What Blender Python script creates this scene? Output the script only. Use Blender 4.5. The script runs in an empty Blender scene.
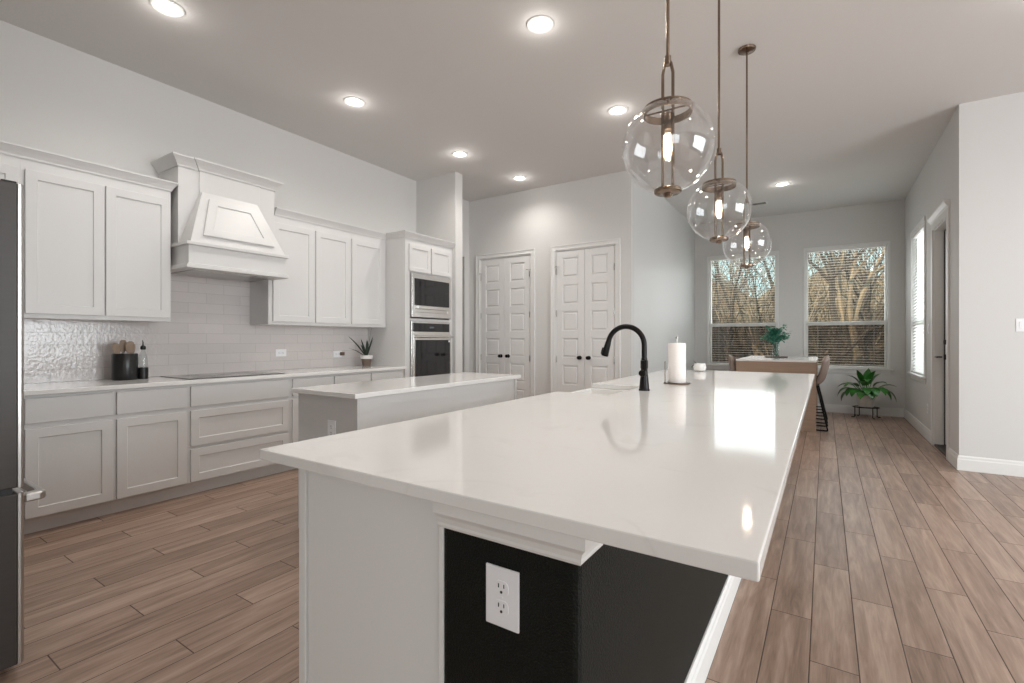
import bpy, bmesh, math, random
from mathutils import Vector, Matrix
PI = math.pi
C = bpy.context.scene.collection
scn = bpy.context.scene

# ------------------------------------------------------------------ camera
cam_data = bpy.data.cameras.new('camera')
cam = bpy.data.objects.new('camera', cam_data)
C.objects.link(cam)
cam.location = (0, 0, 1.23)
cam.rotation_euler = (PI/2, 0, math.atan(313/480))
cam_data.sensor_width = 36
cam_data.lens = 36*480/1024
cam_data.shift_y = -2/1024
cam_data.clip_start = 0.02
cam_data.clip_end = 500
scn.camera = cam
# ------------------------------------------------------------------ world, sun, daylight, exposure
scn.view_settings.view_transform = 'Standard'
scn.view_settings.look = 'None'
scn.view_settings.gamma = 1
scn.view_settings.exposure = 0.22
scn.view_settings.use_curve_mapping = False
scn.cycles.max_bounces = 10
scn.cycles.diffuse_bounces = 5
scn.cycles.glossy_bounces = 5
scn.cycles.transmission_bounces = 10
scn.cycles.transparent_max_bounces = 12
scn.cycles.caustics_reflective = False
scn.cycles.caustics_refractive = False
scn.cycles.sample_clamp_indirect = 4.0
world = bpy.data.worlds.new('sky')
scn.world = world
world.use_nodes = True
nt = world.node_tree
nt.nodes.clear()
wo = nt.nodes.new('ShaderNodeOutputWorld')
bg = nt.nodes.new('ShaderNodeBackground')
bg.inputs[0].default_value = (0.60, 0.86, 0.88, 1)
bg.inputs[1].default_value = 1.3
nt.links.new(bg.outputs[0], wo.inputs[0])

def light(kind, name, loc, rot, power, color, size=None, size_y=None, parent=None, radius=None):
    d = bpy.data.lights.new(name, kind)
    d.energy = power
    d.color = color
    if kind == 'AREA':
        d.shape = 'RECTANGLE'; d.size = size; d.size_y = size_y
    if radius is not None: d.shadow_soft_size = radius
    o = bpy.data.objects.new(name, d); C.objects.link(o)
    o.location = loc; o.rotation_euler = rot
    if parent: o.parent = parent
    return o
sun = light('SUN', 'sun', (0, 0, 20), (math.radians(60), 0, math.radians(-30)), 5.0, (1.0, 0.84, 0.62))
sun.data.angle = math.radians(1.0)
# added fill lamps outside unseen, made-up openings behind and right of the camera
light('AREA', 'window_daylight', (3.5, -4.25, 1.6), (math.radians(90), 0, 0), 100, (0.93, 0.96, 1.0), 2.7, 2.5)
light('AREA', 'window_daylight', (5.4, 2.35, 1.65), (math.radians(90), 0, math.radians(90)), 230, (0.93, 0.96, 1.0), 3.6, 2.4)
# daylight at the nook's windows
light('AREA', 'window_daylight', (0.28, 10.05, 1.75), (math.radians(90), 0, math.radians(180)), 11, (0.95, 0.97, 1.0), 1.05, 1.9)
light('AREA', 'window_daylight', (-1.29, 10.05, 1.75), (math.radians(90), 0, math.radians(180)), 11, (0.95, 0.97, 1.0), 1.05, 1.9)
light('AREA', 'window_daylight', (1.62, 8.45, 1.8), (math.radians(90), 0, math.radians(90)), 50, (0.95, 0.97, 1.0), 1.1, 2.0)

# ------------------------------------------------------------------ helpers
def wl(o):
    v = Vector((0, 0, 0))
    while o:
        v += o.location; o = o.parent
    return v
def obj(name, bm, mat, parent=None, base=None, smooth=False, bevel=0, tri=False):
    bmesh.ops.recalc_face_normals(bm, faces=bm.faces)
    off = wl(parent) if parent else (Vector(base) if base else Vector((0, 0, 0)))
    bmesh.ops.translate(bm, verts=bm.verts, vec=-off)
    me = bpy.data.meshes.new(name); bm.to_mesh(me); bm.free()
    o = bpy.data.objects.new(name, me); C.objects.link(o)
    if parent: o.parent = parent
    elif base: o.location = base
    me.materials.append(mat)
    if smooth:
        for p in me.polygons: p.use_smooth = True
        if smooth != 'all':
            me.set_sharp_from_angle(angle=math.radians(38))
    if bevel:
        b = o.modifiers.new('bevel', 'BEVEL'); b.width = bevel; b.segments = 2
        b.limit_method = 'ANGLE'; b.angle_limit = math.radians(40)
    return o
def thing(name, label, cat, loc, group=None):
    o = bpy.data.objects.new(name, None); C.objects.link(o)
    o.location = loc; o.empty_display_size = .05
    o['label'] = label; o['category'] = cat
    if group: o['group'] = group
    return o
def tag(o, label, cat, group=None, kind=None):
    o['label'] = label; o['category'] = cat
    if group: o['group'] = group
    if kind: o['kind'] = kind
    return o
def struct(o, label=None, cat=None):
    o['kind'] = 'structure'
    if label: o['label'] = label
    if cat: o['category'] = cat
    return o
def copy_tree(o, parent=None):
    c = o.copy(); C.objects.link(c); c.parent = parent
    for ch in list(o.children): copy_tree(ch, c)
    return c
def B(): return bmesh.new()
def box(bm, x0, x1, y0, y1, z0, z1, m=None):
    vs = []
    for z in (z0, z1):
        for y in (y0, y1):
            for x in (x0, x1):
                p = (x, y, z)
                vs.append(bm.verts.new(m(*p) if m else p))
    for f in ((0,1,3,2),(4,5,7,6),(0,1,5,4),(2,3,7,6),(0,2,6,4),(1,3,7,5)):
        bm.faces.new([vs[i] for i in f])
    return vs
def hexa(bm, bot, top):
    vs = [bm.verts.new(p) for p in list(bot)+list(top)]
    n = len(bot)
    bm.faces.new(vs[:n]); bm.faces.new(vs[n:])
    for i in range(n):
        j = (i+1) % n
        bm.faces.new([vs[i], vs[j], vs[n+j], vs[n+i]])
def ring_frame(p, d):
    d = Vector(d).normalized()
    up = Vector((0, 0, 1)) if abs(d.z) < .95 else Vector((1, 0, 0))
    a = d.cross(up).normalized(); b = d.cross(a).normalized()
    return a, b
def tube(bm, pts, r, n=10, cap=True, closed=False):
    pts = [Vector(p) for p in pts]
    rs = r if isinstance(r, (list, tuple)) else [r]*len(pts)
    rings = []
    a = None
    N = len(pts)
    for i, p in enumerate(pts):
        if closed: d = pts[(i+1) % N]-pts[i-1]
        else: d = pts[min(i+1, N-1)]-pts[max(i-1, 0)]
        d.normalize()
        if a is None: a, b = ring_frame(p, d)
        else:
            a = (a - d*a.dot(d)).normalized(); b = d.cross(a).normalized()
        rings.append([bm.verts.new(p+a*math.cos(2*PI*k/n)*rs[i]+b*math.sin(2*PI*k/n)*rs[i]) for k in range(n)])
    R = range(N if closed else N-1)
    for i in R:
        A, Bq = rings[i], rings[(i+1) % N]
        for k in range(n):
            bm.faces.new([A[k], A[(k+1) % n], Bq[(k+1) % n], Bq[k]])
    if cap and not closed:
        bm.faces.new(rings[0]); bm.faces.new(rings[-1])
def lathe(bm, prof, c=(0, 0, 0), n=32, closed=False, axis='z'):
    cx, cy, cz = c
    rings = []
    for r, z in prof:
        if r < 1e-6:
            q = [(0, 0, z)]
        else: q = [(r*math.cos(2*PI*k/n), r*math.sin(2*PI*k/n), z) for k in range(n)]
        if axis == 'x': q = [(w, u, v) for u, v, w in q]
        if axis == 'y': q = [(u, w, v) for u, v, w in q]
        rings.append([bm.verts.new((cx+a, cy+b_, cz+c_)) for a, b_, c_ in q])
    L = len(rings)
    for i in range(L if closed else L-1):
        A, Q = rings[i], rings[(i+1) % L]
        if len(A) == 1 and len(Q) == 1: continue
        for k in range(n):
            k2 = (k+1) % n
            if len(A) == 1: bm.faces.new([A[0], Q[k], Q[k2]])
            elif len(Q) == 1: bm.faces.new([A[k], A[k2], Q[0]])
            else: bm.faces.new([A[k], A[k2], Q[k2], Q[k]])
def sweep(bm, prof, path, closed=False):
    """profile points (out, up) swept along a horizontal path; out = to the right of travel."""
    P = [Vector((p[0], p[1], 0)) for p in path]; z0 = path[0][2]
    N = len(P); rings = []
    for i in range(N):
        d1 = (P[i]-P[i-1]).normalized() if i > 0 or closed else None
        d2 = (P[(i+1) % N]-P[i]).normalized() if i < N-1 or closed else None
        if d1 is None: d1 = d2
        if d2 is None: d2 = d1
        n1 = Vector((d1.y, -d1.x, 0)); n2 = Vector((d2.y, -d2.x, 0))
        m = (n1+n2).normalized(); s = 1/max(.3, m.dot(n1))
        rings.append([bm.verts.new(P[i]+m*s*u+Vector((0, 0, z0+v))) for u, v in prof])
    K = len(prof)
    for i in range(N if closed else N-1):
        A, Q = rings[i], rings[(i+1) % N]
        for k in range(K):
            bm.faces.new([A[k], A[(k+1) % K], Q[(k+1) % K], Q[k]])
    if not closed:
        bm.faces.new(rings[0]); bm.faces.new(rings[-1])
def inset_panel(bm, m, u0, u1, v0, v1, t, b, d, w0=0, raised=None):
    """slab u0..u1 x v0..v1, thickness t outwards from w0; border b; recess depth d; optional raised field."""
    def R(a, w): return [bm.verts.new(m(*q, w)) for q in ((u0+a, v0+a), (u1-a, v0+a), (u1-a, v1-a), (u0+a, v1-a))]
    seq = [R(0, w0), R(0, w0+t), R(b, w0+t), R(b+.002, w0+t-d)]
    if raised: seq += [R(b+raised, w0+t-d), R(b+raised+.012, w0+t-d*.2)]
    bm.faces.new(seq[0])
    for A, Q in zip(seq, seq[1:]):
        for k in range(4): bm.faces.new([A[k], A[(k+1) % 4], Q[(k+1) % 4], Q[k]])
    bm.faces.new(seq[-1])
def arc(c, r, a0, a1, n, f):
    return [f(c[0]+r*math.cos(a0+(a1-a0)*i/n), c[1]+r*math.sin(a0+(a1-a0)*i/n)) for i in range(n+1)]

# ------------------------------------------------------------------ materials
def pbr(name, col, rough=.5, metal=0, spec=.5, noise=0, nscale=20, bump=0, bscale=60, coat=0, stretch=None, trans=0, ior=1.45, sheen=0):
    m = bpy.data.materials.new(name); m.use_nodes = True
    t = m.node_tree; p = t.nodes['Principled BSDF']
    p.inputs['Base Color'].default_value = (*col, 1)
    p.inputs['Roughness'].default_value = rough
    p.inputs['Metallic'].default_value = metal
    p.inputs['Specular IOR Level'].default_value = spec
    p.inputs['IOR'].default_value = ior
    if coat: p.inputs['Coat Weight'].default_value = coat; p.inputs['Coat Roughness'].default_value = .05
    if trans: p.inputs['Transmission Weight'].default_value = trans
    tc = t.nodes.new('ShaderNodeTexCoord')
    mp = t.nodes.new('ShaderNodeMapping')
    t.links.new(tc.outputs['Object'], mp.inputs[0])
    if stretch: mp.inputs['Scale'].default_value = stretch
    if noise:
        n = t.nodes.new('ShaderNodeTexNoise'); n.inputs['Scale'].default_value = nscale; n.inputs['Detail'].default_value = 4
        t.links.new(mp.outputs[0], n.inputs['Vector'])
        mx = t.nodes.new('ShaderNodeMix'); mx.data_type = 'RGBA'
        mx.inputs[6].default_value = (*[min(1, c*(1+noise)) for c in col], 1)
        mx.inputs[7].default_value = (*[c*(1-noise) for c in col], 1)
        t.links.new(n.outputs['Fac'], mx.inputs[0]); t.links.new(mx.outputs[2], p.inputs['Base Color'])
    if bump:
        n = t.nodes.new('ShaderNodeTexNoise'); n.inputs['Scale'].default_value = bscale; n.inputs['Detail'].default_value = 3
        t.links.new(mp.outputs[0], n.inputs['Vector'])
        bp = t.nodes.new('ShaderNodeBump'); bp.inputs['Strength'].default_value = bump; bp.inputs['Distance'].default_value = .005
        t.links.new(n.outputs['Fac'], bp.inputs['Height']); t.links.new(bp.outputs[0], p.inputs['Normal'])
    return m
def emit(name, col, s):
    m = bpy.data.materials.new(name); m.use_nodes = True
    p = m.node_tree.nodes['Principled BSDF']
    p.inputs['Base Color'].default_value = (*col, 1)
    p.inputs['Emission Color'].default_value = (*col, 1); p.inputs['Emission Strength'].default_value = s
    return m
M = {}
M['wall'] = pbr('wall_paint', (.66, .65, .635), .6, spec=.35, bump=.12, bscale=90)
M['wall_sheen'] = pbr('wall_paint_satin', (.66, .665, .66), .42, spec=.4, bump=.05, bscale=60)
M['ceil'] = pbr('ceiling_paint', (.68, .665, .65), .8, bump=.2, bscale=70)
M['cab'] = pbr('cabinet_paint', (.68, .67, .66), .38, noise=.015, nscale=3)
M['trim'] = pbr('trim_paint', (.78, .775, .76), .35, noise=.01, nscale=4)
M['door'] = pbr('door_paint', (.76, .75, .74), .38, noise=.01, nscale=4)
M['plate'] = pbr('white_plastic', (.85, .85, .87), .3)
M['black'] = pbr('matte_black_metal', (.012, .011, .011), .32, metal=.6)
M['blackpl'] = pbr('black_plastic', (.01, .01, .01), .35)
M['slot'] = pbr('socket_slot', (.03, .03, .03), .6)
M['pony'] = pbr('textured_black_paint', (.0065, .0075, .006), .48, spec=.2, noise=.4, nscale=160, bump=1.0, bscale=230)
M['steel'] = pbr('brushed_steel', (.50, .48, .46), .3, metal=1, noise=.06, nscale=8, stretch=(1, 1, 40))
M['steel_light'] = pbr('bright_steel', (.72, .70, .68), .24, metal=1, noise=.04, nscale=10, stretch=(30, 1, 1))
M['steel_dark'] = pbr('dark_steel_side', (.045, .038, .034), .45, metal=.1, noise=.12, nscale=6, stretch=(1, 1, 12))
M['bronze'] = pbr('antique_brass', (.21, .155, .115), .26, metal=1, noise=.1, nscale=30)
M['blackglass'] = pbr('black_glass', (.008, .008, .01), .06, spec=.6, coat=.4)
M['cookglass'] = pbr('cooktop_glass', (.05, .048, .047), .1, spec=.7, coat=.3)
M['wood_table'] = pbr('walnut_veneer', (.33, .225, .16), .45, noise=.22, nscale=5, stretch=(1, 1, 12))
M['wood_spoon'] = pbr('wooden_utensil', (.30, .22, .16), .6, noise=.15, nscale=20)
M['tan'] = pbr('taupe_leather', (.33, .25, .21), .5, noise=.08, nscale=30, bump=.1)
M['leaf'] = pbr('glossy_green_leaf', (.025, .13, .015), .35, noise=.5, nscale=6)
M['leaf_teal'] = pbr('teal_green_leaf', (.06, .25, .17), .5, noise=.35, nscale=25)
M['leaf_dark'] = pbr('dark_green_leaf', (.018, .035, .02), .45, noise=.4, nscale=20)
M['pot_white'] = pbr('white_ceramic', (.75, .74, .72), .3, noise=.03, nscale=10)
M['pot_brown'] = pbr('brown_pot', (.16, .115, .09), .6, noise=.25, nscale=40, bump=.3)
M['paper'] = pbr('paper_towel', (.88, .83, .80), .9, noise=.02, nscale=40, bump=.4, bscale=120)
M['crock'] = pbr('black_stoneware', (.012, .012, .012), .3, noise=.3, nscale=15)
M['slat'] = pbr('white_blind_slat', (.80, .79, .77), .5, noise=.02, nscale=5)
M['sinkw'] = pbr('white_fireclay', (.84, .83, .81), .15)
M['brown_plug'] = pbr('brown_plastic', (.13, .08, .06), .4)
M['bark'] = pbr('pale_bark', (.30, .225, .15), .9, noise=.6, nscale=4, bump=.5)
M['bark2'] = pbr('grey_bark', (.085, .065, .048), .9, noise=.4, nscale=4, bump=.5)
M['brush'] = pbr('dry_brush_twigs', (.17, .125, .08), .9, noise=.5, nscale=1.2)
M['ground'] = pbr('leaf_litter', (.045, .032, .02), .95, noise=.5, nscale=2.5, bump=.6, bscale=8)
M['hill'] = pbr('sunlit_leafy_bank', (.23, .16, .095), .95, noise=.85, nscale=1.1, bump=1, bscale=3)
M['thresh'] = pbr('bronze_threshold', (.05, .035, .028), .4, metal=.6)
M['lens'] = emit('lamp_lens', (1, .97, .92), 14)
M['filament'] = emit('lamp_filament', (1, .85, .65), 60)
def clear_glass(name, tint=(1, 1, 1), rough=0.0, thin=.0, refl=1.0):
    m = bpy.data.materials.new(name); m.use_nodes = True
    t = m.node_tree; t.nodes.clear()
    out = t.nodes.new('ShaderNodeOutputMaterial')
    tr = t.nodes.new('ShaderNodeBsdfTransparent'); tr.inputs[0].default_value = (*tint, 1)
    gl = t.nodes.new('ShaderNodeBsdfGlossy'); gl.inputs['Roughness'].default_value = rough
    gl.inputs['Color'].default_value = (1, 1, 1, 1)
    lw = t.nodes.new('ShaderNodeLayerWeight'); lw.inputs['Blend'].default_value = .5
    fr = t.nodes.new('ShaderNodeMath'); fr.operation = 'POWER'; fr.inputs[1].default_value = 5
    t.links.new(lw.outputs['Facing'], fr.inputs[0])
    mu = t.nodes.new('ShaderNodeMath'); mu.operation = 'MULTIPLY_ADD'; mu.inputs[1].default_value = .9*refl; mu.inputs[2].default_value = .045*refl
    ms = t.nodes.new('ShaderNodeMixShader')
    t.links.new(fr.outputs[0], mu.inputs[0]); t.links.new(mu.outputs[0], ms.inputs[0])
    t.links.new(tr.outputs[0], ms.inputs[1]); t.links.new(gl.outputs[0], ms.inputs[2])
    t.links.new(ms.outputs[0], out.inputs[0])
    return m
M['pane'] = clear_glass('window_glass', (.97, .98, .98), 0, refl=.6)
M['globe'] = clear_glass('globe_glass', (.975, .975, .975), 0, refl=1.1)
M['screen'] = clear_glass('insect_screen', (.58, .56, .54), .5, refl=.0)
M['vase'] = clear_glass('vase_glass', (.86, .88, .88), 0)
M['bulbglass'] = clear_glass('bulb_glass', (1, .98, .95), 0)

def nd(t, kind, **kw):
    n = t.nodes.new(kind)
    for k, v in kw.items(): setattr(n, k, v)
    return n
def mth(t, op, a, b=None, c=None):
    n = t.nodes.new('ShaderNodeMath'); n.operation = op
    for i, v in enumerate((a, b, c)):
        if v is None: continue
        if isinstance(v, (int, float)): n.inputs[i].default_value = v
        else: t.links.new(v, n.inputs[i])
    return n.outputs[0]
# quartz worktop with faint veins
def quartz():
    m = pbr('white_quartz', (.80, .785, .765), .07, spec=.55)
    t = m.node_tree; p = t.nodes['Principled BSDF']
    tc = nd(t, 'ShaderNodeTexCoord')
    n1 = nd(t, 'ShaderNodeTexNoise'); n1.inputs['Scale'].default_value = 1.7; n1.inputs['Detail'].default_value = 7; n1.inputs['Distortion'].default_value = 1.2
    t.links.new(tc.outputs['Object'], n1.inputs['Vector'])
    a = mth(t, 'SUBTRACT', n1.outputs['Fac'], .5); a = mth(t, 'ABSOLUTE', a); a = mth(t, 'MULTIPLY', a, 45); a = mth(t, 'SUBTRACT', 1, a); a = mth(t, 'MAXIMUM', a, 0)
    n2 = nd(t, 'ShaderNodeTexNoise'); n2.inputs['Scale'].default_value = 5
    t.links.new(tc.outputs['Object'], n2.inputs['Vector'])
    b = mth(t, 'SUBTRACT', n2.outputs['Fac'], .48); b = mth(t, 'MULTIPLY', b, 6); b = mth(t, 'MAXIMUM', b, 0); b = mth(t, 'MINIMUM', b, 1)
    v = mth(t, 'MULTIPLY', a, b); v = mth(t, 'MULTIPLY', v, .11)
    n3 = nd(t, 'ShaderNodeTexNoise'); n3.inputs['Scale'].default_value = 120; n3.inputs['Detail'].default_value = 2
    t.links.new(tc.outputs['Object'], n3.inputs['Vector'])
    g = mth(t, 'MULTIPLY', n3.outputs['Fac'], .05)
    v = mth(t, 'ADD', v, g)
    mx = nd(t, 'ShaderNodeMix', data_type='RGBA')
    mx.inputs[6].default_value = (.81, .795, .775, 1); mx.inputs[7].default_value = (.42, .40, .37, 1)
    t.links.new(v, mx.inputs[0]); t.links.new(mx.outputs[2], p.inputs['Base Color'])
    return m
M['quartz'] = quartz()
# wood-look plank tile, 15.6 x 95 cm, each column stepped by a third
def planks():
    m = pbr('wood_look_tile', (.3, .22, .17), .34, spec=.5)
    t = m.node_tree; p = t.nodes['Principled BSDF']
    tc = nd(t, 'ShaderNodeTexCoord'); sx = nd(t, 'ShaderNodeSeparateXYZ')
    t.links.new(tc.outputs['Object'], sx.inputs[0])
    W, L = .1555, .951
    u = mth(t, 'DIVIDE', mth(t, 'ADD', sx.outputs[0], .05), W)
    col = mth(t, 'FLOOR', u); fu = mth(t, 'FRACT', u)
    v = mth(t, 'ADD', mth(t, 'DIVIDE', mth(t, 'SUBTRACT', sx.outputs[1], 2.163), L), mth(t, 'MULTIPLY', col, 1/3))
    row = mth(t, 'FLOOR', v); fv = mth(t, 'FRACT', v)
    du = mth(t, 'MULTIPLY', mth(t, 'MINIMUM', fu, mth(t, 'SUBTRACT', 1, fu)), W)
    dv = mth(t, 'MULTIPLY', mth(t, 'MINIMUM', fv, mth(t, 'SUBTRACT', 1, fv)), L)
    d = mth(t, 'MINIMUM', du, dv)
    grout = mth(t, 'LESS_THAN', d, .0021)
    cb = nd(t, 'ShaderNodeCombineXYZ'); t.links.new(col, cb.inputs[0]); t.links.new(row, cb.inputs[1])
    wn = nd(t, 'ShaderNodeTexWhiteNoise', noise_dimensions='2D'); t.links.new(cb.outputs[0], wn.inputs['Vector'])
    # grain
    cb2 = nd(t, 'ShaderNodeCombineXYZ')
    t.links.new(mth(t, 'MULTIPLY', sx.outputs[0], 16), cb2.inputs[0])
    t.links.new(mth(t, 'MULTIPLY', sx.outputs[1], 1.3), cb2.inputs[1])
    t.links.new(mth(t, 'MULTIPLY', wn.outputs['Value'], 40), cb2.inputs[2])
    ng = nd(t, 'ShaderNodeTexNoise'); ng.inputs['Scale'].default_value = 1.6; ng.inputs['Detail'].default_value = 6; ng.inputs['Roughness'].default_value = .62; ng.inputs['Distortion'].default_value = .6
    t.links.new(cb2.outputs[0], ng.inputs['Vector'])
    cb3 = nd(t, 'ShaderNodeCombineXYZ')
    t.links.new(mth(t, 'MULTIPLY', sx.outputs[0], 140), cb3.inputs[0]); t.links.new(mth(t, 'MULTIPLY', sx.outputs[1], 9), cb3.inputs[1])
    nf = nd(t, 'ShaderNodeTexNoise'); nf.inputs['Scale'].default_value = 1; nf.inputs['Detail'].default_value = 3
    t.links.new(cb3.outputs[0], nf.inputs['Vector'])
    fac = mth(t, 'ADD', mth(t, 'MULTIPLY', mth(t, 'SUBTRACT', ng.outputs['Fac'], .5), 1.9), .5)
    fac = mth(t, 'ADD', fac, mth(t, 'MULTIPLY', mth(t, 'SUBTRACT', wn.outputs['Value'], .5), .35))
    fac = mth(t, 'ADD', fac, mth(t, 'MULTIPLY', mth(t, 'SUBTRACT', nf.outputs['Fac'], .5), .5))
    cr = nd(t, 'ShaderNodeValToRGB')
    e = cr.color_ramp.elements
    e[0].position = 0.05; e[0].color = (.19, .125, .092, 1)
    e[1].position = 1.0; e[1].color = (.48, .35, .275, 1)
    q = e.new(.5); q.color = (.325, .222, .168, 1)
    t.links.new(fac, cr.inputs[0])
    mx = nd(t, 'ShaderNodeMix', data_type='RGBA')
    mx.inputs[7].default_value = (.085, .058, .045, 1)
    t.links.new(grout, mx.inputs[0]); t.links.new(cr.outputs[0], mx.inputs[6]); t.links.new(mx.outputs[2], p.inputs['Base Color'])
    rr = mth(t, 'ADD', mth(t, 'MULTIPLY', nf.outputs['Fac'], .18), .24); rr = mth(t, 'ADD', rr, mth(t, 'MULTIPLY', grout, .4))
    t.links.new(rr, p.inputs['Roughness'])
    h = mth(t, 'MINIMUM', mth(t, 'DIVIDE', d, .004), 1)
    h = mth(t, 'ADD', h, mth(t, 'MULTIPLY', nf.outputs['Fac'], .12))
    bp = nd(t, 'ShaderNodeBump'); bp.inputs['Strength'].default_value = .35; bp.inputs['Distance'].default_value = .003
    t.links.new(h, bp.inputs['Height']); t.links.new(bp.outputs[0], p.inputs['Normal'])
    return m
M['floor'] = planks()
def subway():
    m = pbr('glazed_subway_tile', (.62, .59, .575), .07, spec=.6)
    t = m.node_tree; p = t.nodes['Principled BSDF']
    tc = nd(t, 'ShaderNodeTexCoord'); sx = nd(t, 'ShaderNodeSeparateXYZ'); t.links.new(tc.outputs['Object'], sx.inputs[0])
    cb = nd(t, 'ShaderNodeCombineXYZ'); t.links.new(sx.outputs[1], cb.inputs[0]); t.links.new(sx.outputs[2], cb.inputs[1])
    br = nd(t, 'ShaderNodeTexBrick'); t.links.new(cb.outputs[0], br.inputs['Vector'])
    br.inputs['Scale'].default_value = 1; br.inputs['Brick Width'].default_value = .305; br.inputs['Row Height'].default_value = .0925
    br.inputs['Mortar Size'].default_value = .0022; br.inputs['Mortar Smooth'].default_value = .3
    br.inputs['Color1'].default_value = (.65, .605, .59, 1); br.inputs['Color2'].default_value = (.61, .57, .555, 1); br.inputs['Mortar'].default_value = (.50, .47, .455, 1)
    t.links.new(br.outputs['Color'], p.inputs['Base Color'])
    n = nd(t, 'ShaderNodeTexNoise'); n.inputs['Scale'].default_value = 55; n.inputs['Detail'].default_value = 1.5
    t.links.new(tc.outputs['Object'], n.inputs['Vector'])
    h = mth(t, 'SUBTRACT', mth(t, 'MULTIPLY', n.outputs['Fac'], 1.0), mth(t, 'MULTIPLY', br.outputs['Fac'], .25))
    bp = nd(t, 'ShaderNodeBump'); bp.inputs['Strength'].default_value = .35; bp.inputs['Distance'].default_value = .005
    t.links.new(h, bp.inputs['Height']); t.links.new(bp.outputs[0], p.inputs['Normal'])
    return m
M['subway'] = subway()

# ------------------------------------------------------------------ the room shell
H = 3.45
XL, XN0, XN1 = -4.80, -2.12, 1.06
YP, YW = 6.10, 9.75
def rects(u0, u1, v0, v1, holes):
    us = sorted({u0, u1, *[h[0] for h in holes], *[h[1] for h in holes]})
    out = []
    for a, b in zip(us, us[1:]):
        hs = sorted([h for h in holes if h[0] <= a+1e-6 and h[1] >= b-1e-6], key=lambda h: h[2])
        z = v0
        for h in hs:
            if h[2] > z: out.append((a, b, z, h[2]))
            z = h[3]
        if z < v1: out.append((a, b, z, v1))
    return out
def wall_x(name, x0, x1, y0, y1, holes=(), mat='wall', z1=H):   # runs along y
    bm = B()
    for a, b, c, d in rects(y0, y1, 0, z1, holes): box(bm, x0, x1, a, b, c, d)
    return struct(obj(name, bm, M[mat]))
def wall_y(name, y0, y1, x0, x1, holes=(), mat='wall', z1=H):   # runs along x
    bm = B()
    for a, b, c, d in rects(x0, x1, 0, z1, holes): box(bm, a, b, y0, y1, c, d)
    return struct(obj(name, bm, M[mat]))
bm = B()
box(bm, -6.2, 5.3, -4.2, YP+.12, -.1, 0); box(bm, XN0-.1, 1.3, YP+.12, YW+.2, -.1, 0)
struct(obj('floor', bm, M['floor']))
bm = B()
box(bm, -6.2, 5.3, -4.2, YP+.12, H, H+.15); box(bm, XN0-.1, 1.3, YP+.12, YW+.2, H, H+.15)
struct(obj('ceiling', bm, M['ceil']))
W1 = (-1.855, -.725, .76, 2.775); W2 = (-.275, .84, .76, 2.775)
WS = (7.93, 8.97, .76, 2.72)
DN = (6.57, 7.35, 0, 2.5)
wall_x('wall_left', XL-.14, XL, -.45, YP+.12, [(5.30, 5.98, 0, 2.54)])
wall_y('wall_back', YP, YP+.12, XL-.14, XN0, [(-4.58, -3.64, 0, 2.50), (-3.235, -2.33, 0, 2.50)])
wall_x('wall_middle', XN0-.12, XN0, YP+.12, YW, mat='wall_sheen')
wall_y('wall_nook', YW, YW+.16, XN0-.12, XN1+.16, [W1, W2])
wall_x('wall_right', XN1, XN1+.16, YP, YW, [WS, DN])
wall_y('wall_living', YP, YP+.14, XN1+.16, 5.2, [])
wall_x('wall_far_right', 5.06, 5.2, -4.1, YP, [(.6, 4.5, .3, 2.9)])  # unseen opening added to let the fill lamp in
wall_y('wall_behind', -4.1, -3.96, -2.5, 5.06, [(2.15, 4.85, .3, 2.9)])  # opening likewise made up to admit fill light
wall_y('wall_fridge', -.45, -.31, XL, -2.42)
wall_x('wall_passage', -2.56, -2.42, -4.1, -.45)
wall_y('wall_stub', 4.905, 5.05, XL, -4.09)
# hallway behind the opening in the left wall
wall_x('wall_hall', -6.1, -6.0, 4.9, 6.22); wall_y('wall_hall_side', 6.0, 6.12, -6.0, XL-.14); wall_y('wall_hall_near', 4.9, 5.02, -6.0, XL-.14)
# pantry closets behind the doors
bm = B(); box(bm, -4.7, -2.3, 6.9, 6.95, 0, 2.6); box(bm, -4.75, -4.7, 6.22, 6.9, 0, 2.6); box(bm, -2.3, -2.25, 6.22, 6.9, 0, 2.6); box(bm, -4.7, -2.3, 6.22, 6.9, 2.6, 2.65)
struct(obj('wall_pantry', bm, M['wall']))

base_prof = [(0, 0), (.016, 0), (.016, .10), (.012, .112), (.012, .125), (.006, .138), (0, .138)]
def baseboard(name, path):
    bm = B(); sweep(bm, base_prof, [(x, y, 0) for x, y in path]); return struct(obj(name, bm, M['trim'], bevel=.001))
baseboard('baseboard_nook', [(XN0, YP+.01), (XN0, YW), (XN1, YW), (XN1, 7.42)])
baseboard('baseboard_right', [(XN1, 6.49), (XN1, YP), (5.06, YP)])
baseboard('baseboard_back', [(XL, 6.06), (XL, YP), (-4.665, YP)])
baseboard('baseboard_back_middle', [(-3.57, YP), (-3.31, YP)])
baseboard('baseboard_back_right', [(-2.26, YP), (XN0, YP), (XN0, YP+.01)])
baseboard('baseboard_stub', [(-4.09, 4.905), (-4.09, 5.05), (XL, 5.05)][::-1])

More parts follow.
